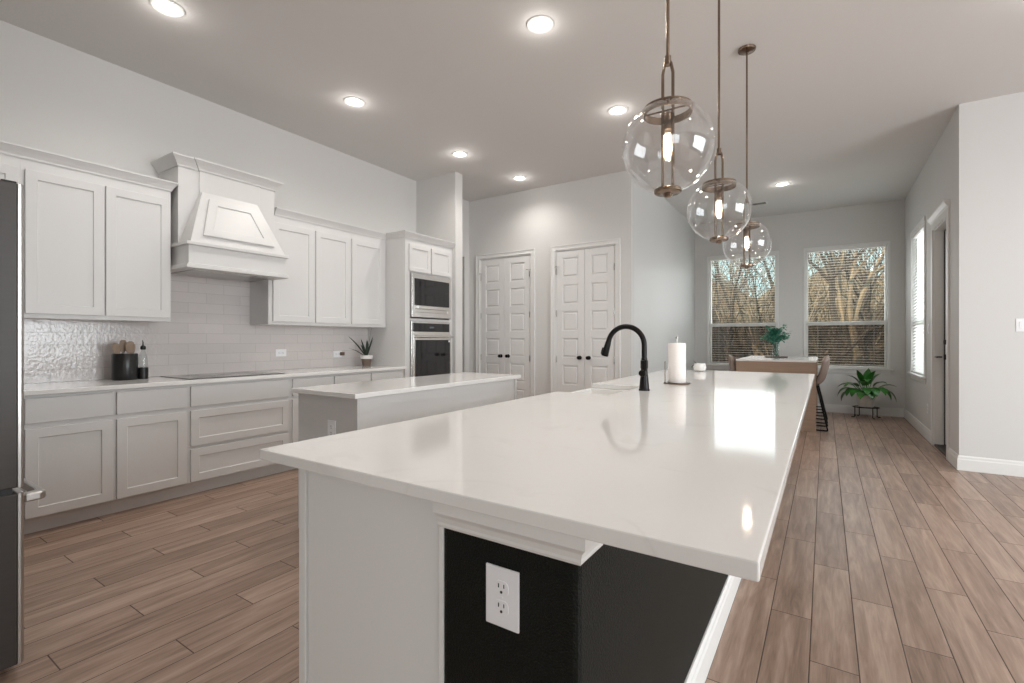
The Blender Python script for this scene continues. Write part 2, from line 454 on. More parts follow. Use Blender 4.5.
# ---- pantry doors
trim_prof = [(0, 0), (.07, 0), (.07, .018), (.055, .022), (.02, .018), (.008, .012), (0, .010)]
def casing(name, x0, x1, z1, y):
    bm = B(); w = .068
    box(bm, x0-w, x0, y-.018, y, 0, z1); box(bm, x1, x1+w, y-.018, y, 0, z1); box(bm, x0-w, x1+w, y-.018, y, z1, z1+w)
    box(bm, x0-w, x0-w+.018, y-.027, y-.018, 0, z1+w-.018); box(bm, x1+w-.018, x1+w, y-.027, y-.018, 0, z1+w-.018); box(bm, x0-w, x1+w, y-.027, y-.018, z1+w-.018, z1+w)
    box(bm, x0, x0+.015, y, y+.11, 0, z1); box(bm, x1-.015, x1, y, y+.11, 0, z1); box(bm, x0+.015, x1-.015, y, y+.11, z1-.015, z1)
    return struct(obj(name, bm, M['trim'], bevel=.002))
casing('trim_1', -4.58, -3.64, 2.50, YP); casing('trim_2', -3.235, -2.33, 2.50, YP)
def pantry_door(n, x0, x1, hinge):
    y = YP+.018
    m = lambda u, v, w: (u, y-w+.018, v)
    bm = B()
    z0, z1 = .012, 2.482
    bx = .065; pw0, pw1 = x0+bx+.02, x1-bx-.02
    # stiles and rails with six recessed raised-field panels
    ph = (z1-z0-.19)/6
    box(bm, x0, pw0, z0, z1, 0, .035, m); box(bm, pw1, x1, z0, z1, 0, .035, m)
    z = z0
    for k in range(6):
        a = z0+.19+k*ph; b = a+ph-.085
        box(bm, pw0, pw1, z, a, 0, .035, m)
        inset_panel(bm, m, pw0, pw1, a, b, .035-.001, .012, .014, 0, raised=.018)
        z = b
    box(bm, pw0, pw1, z, z1, 0, .035, m)
    d = struct(obj('door_%d' % n, bm, M['door'], base=((x0+x1)/2, YP+.02, 0), bevel=.0015),)
    kx = x1-.065 if hinge == 'L' else x0+.065
    bm = B(); lathe(bm, [(0, 0), (.027, 0), (.027, -.006), (.011, -.01), (.011, -.035), (.022, -.042), (.026, -.054), (.022, -.064), (0, -.068)], (kx, YP, .978), 20, axis='y')
    obj('door_knob', bm, M['black'], d, smooth=True)
    hx = x0+.003 if hinge == 'L' else x1-.003
    for hz in (.3, .95, 1.6, 2.2):
        bm = B(); tube(bm, [(hx, YP-.006, hz-.045), (hx, YP-.006, hz+.045)], .007, 8)
        obj('hinge', bm, M['steel_light'], d)
    return d, hx
pd = []
for n, (x0, x1, hg) in enumerate(((-4.562, -4.112, 'L'), (-4.108, -3.658, 'R'), (-3.217, -2.7845, 'L'), (-2.7805, -2.348, 'R')), 1):
    d, hx = pantry_door(n, x0, x1, hg)
    if n < 4:
        sgn = 1 if hg == 'L' else -1
        bm = B(); tube(bm, [(hx-.025*sgn, YP-.016, 2.262), (hx+.02*sgn, YP-.05, 2.262)], .0045, 6); tube(bm, [(hx, YP-.02, 2.262), (hx+.05*sgn, YP-.034, 2.262)], .004, 6)
        lathe(bm, [(0, 0), (.009, 0), (.009, -.012), (0, -.012)], (hx+.02*sgn, YP-.05, 2.262), 10, axis='y')
        obj('door_stop', bm, M['steel'], d, smooth=True)

# ---- windows in the nook
def window(n, x0, x1, z0, z1, y):
    bm = B(); fw = .028; yy0, yy1 = y+.045, y+.12
    zm = z0+(z1-z0)*.37
    box(bm, x0, x0+fw, yy0, yy1, z0, z1); box(bm, x1-fw, x1, yy0, yy1, z0, z1)
    box(bm, x0+fw, x1-fw, yy0, yy1, z0, z0+fw); box(bm, x0+fw, x1-fw, yy0, yy1, z1-fw, z1)
    box(bm, x0+fw, x1-fw, yy0+.0, yy1, zm-.03, zm+.03)
    w = struct(obj('window_%d' % n, bm, M['trim'], base=((x0+x1)/2, y, z0), bevel=.003))
    bm = B(); box(bm, x0+fw, x1-fw, y+.085, y+.089, z0+fw, zm-.03); obj('window_pane', bm, M['pane'], w)
    bm = B(); box(bm, x0+fw, x1-fw, y+.095, y+.099, zm+.03, z1-fw); obj('window_pane', bm, M['pane'], w)
    bm = B(); box(bm, x0+fw, x1-fw, y+.112, y+.1125, z0+fw, zm-.03); obj('insect_screen', bm, M['screen'], w)
    bm = B()
    c = .035
    box(bm, x0-c, x0, y-.016, y, z0, z1); box(bm, x1, x1+c, y-.016, y, z0, z1); box(bm, x0-c, x1+c, y-.02, y, z1, z1+c)
    box(bm, x0-.07, x1+.07, y-.05, y+.05, z0-.025, z0); box(bm, x0-c, x1+c, y-.014, y, z0-.09, z0-.025)
    obj('window_casing', bm, M['trim'], w, bevel=.003)
    return w
window(1, *W1, YW); window(2, *W2, YW)
def blind(x0, x1, z0, z1, y, label, tilt=.02, zstop=None):
    """horizontal-slat blind on a window in a wall running along x; y = slat centre"""
    t = thing('window_blind', label, 'blind', ((x0+x1)/2, y, z1), None)
    bm = B(); box(bm, x0, x1, y-.025, y+.025, z1-.045, z1); obj('headrail', bm, M['slat'], t, bevel=.002)
    bm = B(); z = z1-.07; hw = .020
    while z > z0+.05:
        dz = hw*math.sin(tilt); dy = hw*math.cos(tilt)
        hexa(bm, [(x0+.004, y-dy, z-dz-.0013), (x1-.004, y-dy, z-dz-.0013), (x1-.004, y+dy, z+dz-.0013), (x0+.004, y+dy, z+dz-.0013)],
             [(x0+.004, y-dy, z-dz+.0013), (x1-.004, y-dy, z-dz+.0013), (x1-.004, y+dy, z+dz+.0013), (x0+.004, y+dy, z+dz+.0013)])
        z -= .044
    obj('slats', bm, M['slat'], t)
    bm = B(); box(bm, x0, x1, y-.022, y+.022, z0+.005, z0+.025); obj('bottom_rail', bm, M['slat'], t, bevel=.002)
    bm = B()
    for k in (.15, .85):
        xx = x0+(x1-x0)*k; box(bm, xx-.001, xx+.001, y-.027, y-.025, z0+.02, z1-.045)
    obj('ladder_cord', bm, M['slat'], t)
    return t
blind(W1[0]+.008, W1[1]-.008, W1[2], W1[3], YW+.018, 'open white slat blind in the left nook window, behind the vase of greenery')
blind(W2[0]+.008, W2[1]-.008, W2[2], W2[3], YW+.018, 'open white slat blind in the right nook window, above the floor plant')
# side window with closed blind
y0, y1, z0, z1 = WS
bm = B(); X0, X1 = XN1+.05, XN1+.12
zm = z0+(z1-z0)*.36
box(bm, X0, X1, y0, y0+.04, z0, z1); box(bm, X0, X1, y1-.04, y1, z0, z1); box(bm, X0, X1, y0+.04, y1-.04, z0, z0+.04); box(bm, X0, X1, y0+.04, y1-.04, z1-.04, z1); box(bm, X0, X1, y0+.04, y1-.04, zm-.03, zm+.03)
w = struct(obj('window_3', bm, M['trim'], base=(XN1, (y0+y1)/2, z0), bevel=.003))
bm = B(); box(bm, XN1+.085, XN1+.089, y0+.04, y1-.04, z0+.04, z1-.04); obj('window_pane', bm, M['pane'], w)
bm = B(); c = .06
box(bm, XN1-.016, XN1, y0-c, y0, z0, z1); box(bm, XN1-.016, XN1, y1, y1+c, z0, z1); box(bm, XN1-.02, XN1, y0-c, y1+c, z1, z1+c)
box(bm, XN1-.05, XN1+.05, y0-.07, y1+.07, z0-.025, z0); box(bm, XN1-.014, XN1, y0-c, y1+c, z0-.09, z0-.025)
obj('window_casing', bm, M['trim'], w, bevel=.003)
t = thing('window_blind', 'closed bright white slat blind in the side window next to the patio door', 'blind', (XN1+.02, (y0+y1)/2, z1))
bm = B(); box(bm, XN1-.005, XN1+.045, y0+.008, y1-.008, z1-.045, z1); obj('headrail', bm, M['slat'], t, bevel=.002)
bm = B(); z = z1-.07; tl = math.radians(48); hw = .025
while z > z0+.04:
    dz = hw*math.sin(tl); dx = hw*math.cos(tl); cx = XN1+.02
    hexa(bm, [(cx-dx, y0+.012, z-dz-.0013), (cx+dx, y0+.012, z+dz-.0013), (cx+dx, y1-.012, z+dz-.0013), (cx-dx, y1-.012, z-dz-.0013)],
         [(cx-dx, y0+.012, z-dz+.0013), (cx+dx, y0+.012, z+dz+.0013), (cx+dx, y1-.012, z+dz+.0013), (cx-dx, y1-.012, z-dz+.0013)])
    z -= .044
M['slat_lit'] = pbr('translucent_blind_slat', (.86, .86, .85), .5)
_t = M['slat_lit'].node_tree; _tr = _t.nodes.new('ShaderNodeBsdfTranslucent'); _tr.inputs[0].default_value = (.9, .9, .88, 1)
_ms = _t.nodes.new('ShaderNodeMixShader'); _ms.inputs[0].default_value = .6
_t.links.new(_t.nodes['Principled BSDF'].outputs[0], _ms.inputs[1]); _t.links.new(_tr.outputs[0], _ms.inputs[2]); _t.links.new(_ms.outputs[0], _t.nodes['Material Output'].inputs[0])
obj('slats', bm, M['slat_lit'], t)
bm = B(); box(bm, XN1, XN1+.04, y0+.01, y1-.01, z0+.005, z0+.025); obj('bottom_rail', bm, M['slat'], t, bevel=.002)

# ---- patio door on the right nook wall
y0, y1, _, z1 = DN
bm = B()
box(bm, XN1-.018, XN1, y0-.075, y0, 0, z1); box(bm, XN1-.018, XN1, y1, y1+.075, 0, z1)
box(bm, XN1-.018, XN1, y0-.075, y1+.075, z1, z1+.075)
sweep(bm, [(0, 0), (.02, 0), (.026, .02), (.034, .03), (.05, .055), (.052, .07), (0, .07)][::1], [(XN1, y1+.09, z1+.075), (XN1, y0-.09, z1+.075)])
box(bm, XN1, XN1+.16, y0, y0+.015, 0, z1); box(bm, XN1, XN1+.16, y1-.015, y1, 0, z1); box(bm, XN1, XN1+.16, y0+.015, y1-.015, z1-.015, z1)
struct(obj('trim_3', bm, M['trim'], bevel=.002))
mx_ = lambda u, v, w: (XN1+.115-w, u, v)
bm = B()
a, b = y0+.03, y1-.04
inset_panel(bm, mx_, a, b, .03, z1-.035, .022, .11, .016)
d = struct(obj('door_5', bm, M['door'], base=(XN1+.1, (a+b)/2, 0), bevel=.002))
bm = B(); box(bm, XN1+.106, XN1+.110, a+.115, b-.115, .30, z1-.15); obj('door_glass', bm, M['pane'], d)
bm = B(); box(bm, XN1+.085, XN1+.135, y0+.015, a, .02, z1-.015); box(bm, XN1+.085, XN1+.135, b, y1-.015, .02, z1-.015); box(bm, XN1+.085, XN1+.135, a, b, z1-.035, z1-.015)
obj('weatherstrip', bm, M['blackpl'], d)
bm = B(); box(bm, XN1+.075, XN1+.095, b-.055, b-.025, 1.0, 1.06)
tube(bm, [(XN1+.06, b-.04, 1.03), (XN1+.01, b-.04, 1.03), (XN1+.0, b-.05, 1.03), (XN1, b-.15, 1.03)], .009, 8)
obj('door_handle', bm, M['black'], d, smooth=True)
bm = B(); lathe(bm, [(0, -.02), (.028, -.02), (.028, .0), (0, .0)], (XN1+.095, b-.04, 1.2), 16, axis='x'); obj('deadbolt', bm, M['black'], d, smooth=True)
bm = B(); box(bm, XN1+.0, XN1+.2, y0+.015, y1-.015, 0, .02); struct(obj('trim_4', bm, M['thresh'], bevel=.004))

# ---- outlets and switches
def plate(name, label, cat, c, nrm, kind='outlet', w=.075, h=.118, horiz=False, gang=1):
    """c centre on the wall; nrm 'x+','x-','y-'"""
    cx, cy, cz = c
    if nrm == 'x+': m = lambda u, v, q: (cx+q, cy+u, cz+v)
    elif nrm == 'x-': m = lambda u, v, q: (cx-q, cy-u, cz+v)
    else: m = lambda u, v, q: (cx+u, cy-q, cz+v)
    if horiz:
        m0 = m; m = lambda u, v, q: m0(v, u, q)
    t = thing(name, label, cat, c)
    bm = B(); W = w*gang if gang == 1 else w+(gang-1)*.046
    box(bm, -W/2, W/2, -h/2, h/2, 0, .005, m); obj('cover_plate', bm, M['plate'], t, bevel=.002)
    for g in range(gang):
        ox = (g-(gang-1)/2)*.046
        if kind == 'outlet':
            for s in (-1, 1):
                bm = B(); n = 24; ring = []
                pts = [(ox+max(-.0165, min(.0165, .0175*math.cos(2*PI*k/n))), s*.0195+max(-.0142, min(.0142, .0175*math.sin(2*PI*k/n)))) for k in range(n)]
                hexa(bm, [m(p[0], p[1], .005) for p in pts], [m(p[0], p[1], .0068) for p in pts])
                r = obj('receptacle', bm, M['plate'], t)
                bm = B()
                box(bm, ox-.0078, ox-.0052, s*.0195+.0005, s*.0195+.009, .0066, .0072, m)
                box(bm, ox+.0052, ox+.0074, s*.0195+.0015, s*.0195+.009, .0066, .0072, m)
                p2 = [(ox+.003*math.cos(2*PI*k/12), s*.0195-.0075+.003*math.sin(2*PI*k/12)) for k in range(12)]
                hexa(bm, [m(p[0], p[1], .0066) for p in p2], [m(p[0], p[1], .0072) for p in p2])
                obj('slots', bm, M['slot'], r)
            bm = B(); p2 = [(ox+.003*math.cos(2*PI*k/12), .003*math.sin(2*PI*k/12)) for k in range(12)]
            hexa(bm, [m(p[0], p[1], .005) for p in p2], [m(p[0], p[1], .0062) for p in p2]); obj('screw', bm, M['plate'], t)
        else:
            bm = B(); box(bm, ox-.0165, ox+.0165, -.033, .033, .005, .007, m); box(bm, ox-.014, ox+.014, -.03, .03, .007, .010, m); obj('rocker', bm, M['plate'], t, bevel=.001)
    return t
plate('wall_switch', 'white rocker switch plate on the right living room wall', 'switch', (1.50, YP, 1.36), 'y-', 'switch', gang=2)
plate('wall_switch', 'white switch plate on the nook wall between side window and patio door', 'switch', (XN1, 7.66, 1.36), 'x-', 'switch')
plate('wall_outlet', 'white outlet low on the nook wall under the side window', 'outlet', (XN1, 7.75, .38), 'x-', 'outlet')

# ------------------------------------------------------------------ kitchen cabinets along the left wall
fx = lambda X: (lambda u, v, w: (X+w, u, v))
def slab_front(name, X, a, b, c, d, par, recess=True, border=.06, label=None):
    bm = B()
    if recess: inset_panel(bm, fx(X), a, b, c, d, .02, border, .009)
    else: box(bm, a, b, c, d, 0, .02, fx(X))
    o = obj(name, bm, M['cab'], par, bevel=.002)
    return o
XB = -4.16      # front of base cabinet boxes
def base_cab(y0, y1, label, fronts, group=None):
    t = thing('base_cabinet', label, 'cabinet', (-4.46, (y0+y1)/2, 0), group)
    bm = B(); box(bm, XL+.003, XB, y0, y1, .105, .884); box(bm, XL+.003, XB-.065, y0, y1, 0, .105)
    obj('carcass', bm, M['cab'], t, bevel=.001)
    for kind, a, b, c, d in fronts:
        slab_front('drawer' if kind[0] == 'd' else 'door', XB, a, b, c, d, t, recess=kind != 'dp')
    return t
std = lambda a, b: [('dp', a, b, .705, .862), ('door', a, b, .115, .672)]
GB = 'base cabinets along the left wall'
base_cab(.375, .82, 'grey painted base cabinet hidden behind the refrigerator, first of the row', std(.395, .80), GB)
base_cab(.82, 1.29, 'grey painted base cabinet with one drawer and door beside the refrigerator, left of the crock', std(.841, 1.278), GB)
base_cab(1.29, 1.754, 'grey painted base cabinet with one drawer and door under the black utensil crock', std(1.301, 1.738), GB)
base_cab(1.754, 2.604, 'wide three-drawer base cabinet under the black cooktop', [('dp', 1.768, 2.584, .705, .862), ('dr', 1.768, 2.584, .395, .672), ('dr', 1.768, 2.584, .115, .37)], GB)
base_cab(2.604, 3.068, 'base cabinet with drawer and door just right of the cooktop drawers', std(2.624, 3.057), GB)
base_cab(3.068, 3.538, 'base cabinet with drawer and door, middle of the three right of the cooktop', std(3.08, 3.525), GB)
base_cab(3.538, 4.04, 'base cabinet with drawer and door nearest the wall oven tower', std(3.552, 3.99), GB)
bm = B(); box(bm, XL, -4.11, -.31, 4.045, .884, .914)
tag(obj('countertop', bm, M['quartz'], base=(-4.43, 1.87, .884), bevel=.003), 'long white quartz countertop on the cabinets along the left wall', 'countertop')
bm = B(); box(bm, XL+.001, XL+.008, -.31, 4.044, .914, 1.375); box(bm, XL+.001, XL+.008, 1.757, 2.575, 1.375, 1.86)
tag(obj('tile_backsplash', bm, M['subway'], base=(XL, 1.87, .914)), 'glossy handmade-look subway tile backsplash above the left wall countertop', 'backsplash')

XU = -4.465
GU = 'wall cabinets along the left wall'
def upper_cab(y0, y1, doors, label):
    t = thing('wall_cabinet', label, 'cabinet', (-4.6, (y0+y1)/2, 1.375), GU)
    bm = B(); box(bm, XL+.003, XU, y0, y1, 1.375, 2.435); obj('carcass', bm, M['cab'], t, bevel=.001)
    for a, b in doors: slab_front('door', XU, a, b, 1.405, 2.365, t)
    return t
upper_cab(.02, .885, [(.04, .452), (.465, .872)], 'two-door grey wall cabinet at the far left, partly behind the refrigerator top')
upper_cab(.885, 1.757, [(.904, 1.32), (1.332, 1.744)], 'two-door grey wall cabinet between the refrigerator and the range hood')
upper_cab(2.575, 3.068, [(2.615, 3.056)], 'single-door grey wall cabinet touching the right side of the range hood')
upper_cab(3.068, 4.04, [(3.079, 3.507), (3.534, 3.986)], 'two-door grey wall cabinet between the single-door one and the oven tower, above the spiky plant')
crown = [(0, 0), (.006, 0), (.009, .012), (.022, .035), (.036, .056), (.041, .062), (.042, .072), (0, .072)]
def crown_trim(path, label, base):
    bm = B(); sweep(bm, crown, path)
    return tag(obj('crown_molding', bm, M['cab'], base=base), label, 'molding')
crown_trim([(XU+.003, -.0, 2.435), (XU+.003, 1.757, 2.435), (XL, 1.757, 2.435)], 'crown molding on the wall cabinets left of the hood', (-4.6, .9, 2.435))

# ---- range hood
t = thing('range_hood', 'white painted wooden range hood with tapered front above the cooktop', 'range hood', (-4.5, 2.17, 1.80))
bm = B()
box(bm, XL, -4.22, 1.785, 2.60, 1.815, 1.985)
obj('apron', bm, M['cab'], t, bevel=.002)
bm = B()
for z, o in ((1.80, .022), (1.985, .022)):
    box(bm, XL, -4.22+o, 1.785-o, 2.60+o, z, z+.028)
box(bm, XL, -4.22+.012, 1.785-.012, 2.60+.012, 1.828, 1.838); 
obj('apron_molding', bm, M['cab'], t, bevel=.005)
bm = B(); box(bm, XL, -4.44, 1.80, 2.62, 2.013, 2.665); obj('chimney', bm, M['cab'], t, bevel=.002)
bm = B(); box(bm, -4.44, -4.425, 1.955, 2.47, 2.013, 2.665)
obj('chimney_face', bm, M['cab'], t, bevel=.002)
zt, zb = 2.475, 2.013
def hp(y, s, w=0):   # s 0..1 bottom to top on the sloping front, w outward
    return Vector((-4.225+(-4.405+4.225)*s+w*.93, y, zb+(zt-zb)*s+w*.36))
bm = B()
hexa(bm, [(-4.44, 1.80, zb), (-4.225, 1.80, zb), (-4.225, 2.60, zb), (-4.44, 2.60, zb)], [(-4.44, 1.965, zt), (-4.405, 1.965, zt), (-4.405, 2.435, zt), (-4.44, 2.435, zt)])
obj('tapered_body', bm, M['cab'], t, bevel=.002)
bm = B()
def quad(a0, a1, b0, b1, s0, s1, w): return [hp(a0, s0, w), hp(a1, s0, w), hp(b1, s1, w), hp(b0, s1, w)]
o0 = quad(1.90, 2.50, 2.005, 2.395, .13, .87, 0); o1 = quad(1.90, 2.50, 2.005, 2.395, .13, .87, .022)
i1 = quad(1.985, 2.415, 2.06, 2.34, .27, .75, .022); i0 = quad(1.988, 2.412, 2.062, 2.338, .272, .748, .012)
rg = [[bm.verts.new(p) for p in q] for q in (o0, o1, i1, i0)]
for A, Q in zip(rg, rg[1:]):
    for k in range(4): bm.faces.new([A[k], A[(k+1) % 4], Q[(k+1) % 4], Q[k]])
bm.faces.new(rg[0]); bm.faces.new(rg[-1])
obj('front_panel', bm, M['cab'], t, bevel=.003)
bm = B(); cr2 = [(u*1.5, v*1.15) for u, v in crown]
sweep(bm, cr2, [(XL, 2.62, 2.655), (-4.44, 2.62, 2.655), (-4.44, 2.47, 2.655), (-4.425, 2.47, 2.655), (-4.425, 1.955, 2.655), (-4.44, 1.955, 2.655), (-4.44, 1.80, 2.655), (XL, 1.80, 2.655)][::-1])
obj('crown', bm, M['cab'], t)
bm = B(); box(bm, -4.7, -4.3, 1.85, 2.54, 1.795, 1.80); obj('vent_insert', bm, M['steel'], t)

# ---- oven tower
YT0, YT1, XT = 4.045, 4.9, -4.14
t = thing('oven_tower_cabinet', 'tall grey cabinet tower holding the wall oven and microwave', 'cabinet', (-4.45, 4.47, 0))
bm = B()
box(bm, XL+.003, XT, YT0, YT0+.02, 0, 2.435); box(bm, XL+.003, XT, YT1-.02, YT1, 0, 2.435); box(bm, XL+.003, XT-.55, YT0+.02, YT1-.02, 0, 2.435)
box(bm, XL+.07, XT, YT0+.02, YT1-.02, 2.03, 2.435); box(bm, XL+.07, XT, YT0+.02, YT1-.02, .105, .60)
box(bm, XT-.02, XT, YT0+.02, 4.125, .6, 2.03); box(bm, XT-.02, XT, 4.84, YT1-.02, .6, 2.03)
box(bm, XT-.02, XT, 4.125, 4.84, 1.455, 1.485)
obj('carcass', bm, M['cab'], t, bevel=.001)
slab_front('door', XT, 4.10, 4.465, 2.045, 2.37, t, border=.05); slab_front('door', XT, 4.485, 4.85, 2.045, 2.37, t, border=.05)
slab_front('drawer', XT, 4.10, 4.85, .12, .56, t)
crown_trim([(XL+.0, YT1-.001, 2.435), (XT+.003, YT1-.001, 2.435), (XT+.003, YT0, 2.435), (XU+.003, YT0, 2.435), (XU+.003, 2.635, 2.435)][::-1], 'crown molding over the right wall cabinets and the oven tower', (-4.4, 3.5, 2.435))

def appliance_front(bm, m, u0, u1, v0, v1, t0, t1): box(bm, u0, u1, v0, v1, t0, t1, m)
m = fx(XT)
t = thing('built_in_microwave', 'stainless built-in microwave above the wall oven', 'microwave', (XT-.2, 4.48, 1.49))
bm = B(); inset_panel(bm, m, 4.13, 4.835, 1.50, 2.025, .03, .06, .006, -.002); box(bm, 4.15, 4.815, 1.51, 2.01, -.4, -.002, m); obj('housing', bm, M['steel_light'], t, bevel=.003)
bm = B(); box(bm, 4.175, 4.80, 1.645, 1.965, .024, .034, m); obj('door_window', bm, M['blackglass'], t, bevel=.002)
bm = B(); box(bm, 4.205, 4.785, 1.60, 1.64, .024, .055, m); obj('handle', bm, M['steel_light'], t, bevel=.006)
t = thing('wall_oven', 'stainless and black glass wall oven below the microwave', 'oven', (XT-.2, 4.48, .62))
bm = B(); box(bm, 4.13, 4.835, .61, 1.45, -.45, .018, m); obj('housing', bm, M['steel_light'], t, bevel=.003)
bm = B(); box(bm, 4.155, 4.81, 1.325, 1.43, .018, .026, m); obj('control_panel', bm, M['blackglass'], t, bevel=.002)
bm = B(); box(bm, 4.44, 4.52, 1.37, 1.39, .026, .027, m); obj('display', bm, pbr('oven_display', (.10, .12, .14), .2), t)
bm = B(); box(bm, 4.14, 4.825, .66, 1.29, .018, .045, m); dr = obj('oven_door', bm, M['steel_light'], t, bevel=.004)
bm = B(); box(bm, 4.17, 4.795, .70, 1.225, .045, .05, m); obj('door_window', bm, M['blackglass'], dr, bevel=.002)
bm = B(); tube(bm, [m(4.15, 1.262, .085), m(4.815, 1.262, .085)], .013, 12)
for y in (4.18, 4.785): tube(bm, [m(y, 1.262, .04), m(y, 1.262, .085)], .009, 8)
obj('handle', bm, M['steel_light'], dr, smooth=True)
bm = B(); box(bm, 4.765, 4.79, 1.195, 1.22, .05, .051, m); obj('badge', bm, M['plate'], dr)

# ---- cooktop and things on the counter
t = thing('cooktop', 'black glass electric cooktop set in the left wall counter under the hood', 'cooktop', (-4.45, 2.19, .914))
bm = B(); box(bm, -4.72, -4.20, 1.78, 2.58, .914, .920); obj('glass_top', bm, M['cookglass'], t, bevel=.002)
bm = B()
for x, y, r in ((-4.58, 1.97, .08), (-4.34, 1.97, .10), (-4.58, 2.40, .10), (-4.34, 2.40, .08), (-4.46, 2.185, .065)):
    for rr in (r, r*.6): lathe(bm, [(rr, .9200), (rr+.003, .9200), (rr+.003, .9205), (rr, .9205)], (x, y, 0), 40, closed=True)
obj('burner_rings', bm, pbr('burner_ring', (.2, .19, .185), .4), t)

CX, CY = -4.615, 1.50
t = thing('utensil_crock', 'black cylindrical utensil crock on the counter left of the cooktop', 'crock', (CX, CY, .914))
bm = B(); lathe(bm, [(0, 0), (.08, 0), (.083, .006), (.083, .200), (.08, .205), (.074, .2), (.072, .02), (0, .018)], (CX, CY, .914), 40); obj('jar', bm, M['crock'], t, smooth=True)
random.seed(4)
lab = ['wooden spatula with broad flat blade, leftmost in the black crock', 'tall broad wooden spoon in the middle of the black crock', 'wooden spoon with square top in the black crock, right of the tall one', 'narrow dark wooden paddle at the right side of the black crock']
for k, (dy, dx, hh, wd, lean) in enumerate(((-.045, .0, .285, .052, -.05), (-.005, -.02, .31, .05, -.006), (.025, .02, .30, .055, .012), (.05, -.005, .28, .032, .03))):
    bm = B(); bx_, by_ = CX+dx*.5, CY+dy*.5; tx, ty = CX+dx, CY+dy+lean*.3
    v = Vector((tx-bx_, ty-by_, hh-.02))
    p = lambda s: Vector((bx_, by_, .914+.022))+v*s
    tube(bm, [p(0), p(.35), p(.68)], [.005, .006, .007], 8)
    prof = [(.66, .007), (.72, .4*wd), (.80, .5*wd), (.90, .5*wd), (.97, .40*wd), (1.0, .2*wd)]
    rgs = []
    for s, hw in prof:
        c = p(s); rgs.append([bm.verts.new(c+Vector((ax*.004, ay*hw, 0))) for ax, ay in ((1, -.8), (1, .8), (0, 1), (-1, .8), (-1, -.8), (0, -1))])
    for A, Q in zip(rgs, rgs[1:]):
        for j in range(6): bm.faces.new([A[j], A[(j+1) % 6], Q[(j+1) % 6], Q[j]])
    bm.faces.new(rgs[0]); bm.faces.new(rgs[-1])
    tag(obj('wooden_utensil', bm, M['wood_spoon'], base=(bx_, by_, .936), smooth=True), lab[k], 'utensil', 'wooden utensils in the black crock')
BX, BY = -4.60, 1.615
t = thing('oil_bottle', 'clear glass oil bottle with black base and pourer beside the utensil crock', 'bottle', (BX, BY, .914))
bm = B(); lathe(bm, [(0, .07), (.03, .07), (.031, .16), (.026, .19), (.013, .225), (.012, .25), (.0, .25)], (BX, BY, .914), 24); obj('glass_body', bm, M['vase'], t, smooth=True)
bm = B(); lathe(bm, [(0, 0), (.034, 0), (.035, .005), (.035, .09), (.03, .092), (0, .07)], (BX, BY, .914), 24); obj('base_sleeve', bm, M['blackpl'], t, smooth=True)
bm = B(); lathe(bm, [(0, .235), (.016, .235), (.019, .243), (.017, .262), (.008, .268), (0, .268)], (BX, BY, .914), 16)
tube(bm, [(BX, BY, 1.18), (BX, BY, 1.205), (BX+.004, BY-.006, 1.225)], [.005, .004, .0025], 8); obj('pourer', bm, M['blackpl'], t, smooth=True)

AX, AY = -4.60, 3.865
t = thing('potted_aloe', 'spiky dark plant in a brown white-rimmed pot at the end of the left counter', 'plant', (AX, AY, .914))
bm = B(); lathe(bm, [(0, 0), (.045, 0), (.048, .005), (.063, .09), (.058, .095), (0, .09)], (AX, AY, .914), 28); obj('pot', bm, M['pot_brown'], t, smooth=True)
bm = B(); lathe(bm, [(.06, .085), (.070, .087), (.072, .125), (.066, .128), (.062, .11), (0, .108)], (AX, AY, .914), 28); obj('pot_rim', bm, M['pot_white'], t, smooth=True)
def blade(bm, p0, d, L, w, droop, side=None, fold=.25, n=8):
    """a leaf: tapering channelled blade from p0 in direction d that bends down"""
    d = Vector(d).normalized(); p = Vector(p0); st = L/n
    s = d.cross(Vector((0, 0, 1)));
    if s.length < .1: s = Vector((1, 0, 0))
    s.normalize()
    rows = []
    for i in range(n+1):
        u = i/n; hw = w*(min(1, .45+u*1.4) if u < .4 else (1-((u-.4)/.6)**2))
        hw = max(hw, .0006); up = s.cross(d).normalized()
        rows.append([bm.verts.new(p-s*hw+up*hw*fold), bm.verts.new(p-up*.0006), bm.verts.new(p+s*hw+up*hw*fold), bm.verts.new(p+up*.0016)])
        p = p+d*st; d = (d+Vector((0, 0, -droop/n))).normalized()
    for A, Q in zip(rows, rows[1:]):
        for j in range(4): bm.faces.new([A[j], A[(j+1) % 4], Q[(j+1) % 4], Q[j]])
    bm.faces.new(rows[0]); bm.faces.new(rows[-1])
bm = B()
for i, (dx, dy, dz, L, w, dr_) in enumerate(((.05, -.75, .9, .27, .013, .4), (.2, -1.2, .7, .22, .012, .35), (0, -.35, 1, .17, .016, 0), (.1, .12, 1, .26, .014, -.1), (0, .35, 1, .20, .012, .1), (.2, -.1, 1, .15, .015, 0), (.25, .2, 1, .17, .013, 0), (.3, -.6, .8, .16, .013, .3), (-.2, .2, 1, .16, .012, 0))):
    blade(bm, (AX+dx*.03, AY+dy*.02, 1.02), (dx, dy, dz), L*1.35, w*1.25, dr_)
obj('leaves', bm, M['leaf_dark'], t, smooth=True)
plate('wall_outlet', 'white outlet on the tile backsplash right of the cooktop', 'outlet', (XL+.008, 2.90, 1.09), 'x+', horiz=True)
plate('wall_outlet', 'white outlet on the tile backsplash next to the spiky plant', 'outlet', (XL+.008, 3.60, 1.06), 'x+', horiz=True)
bm = B(); box(bm, XL+.0155, XL+.045, 3.625, 3.675, 1.042, 1.082)
tag(obj('plug_in_freshener', bm, M['brown_plug'], base=(XL+.03, 3.65, 1.04), bevel=.006), 'brown plug-in device in the outlet beside the spiky plant', 'plug')

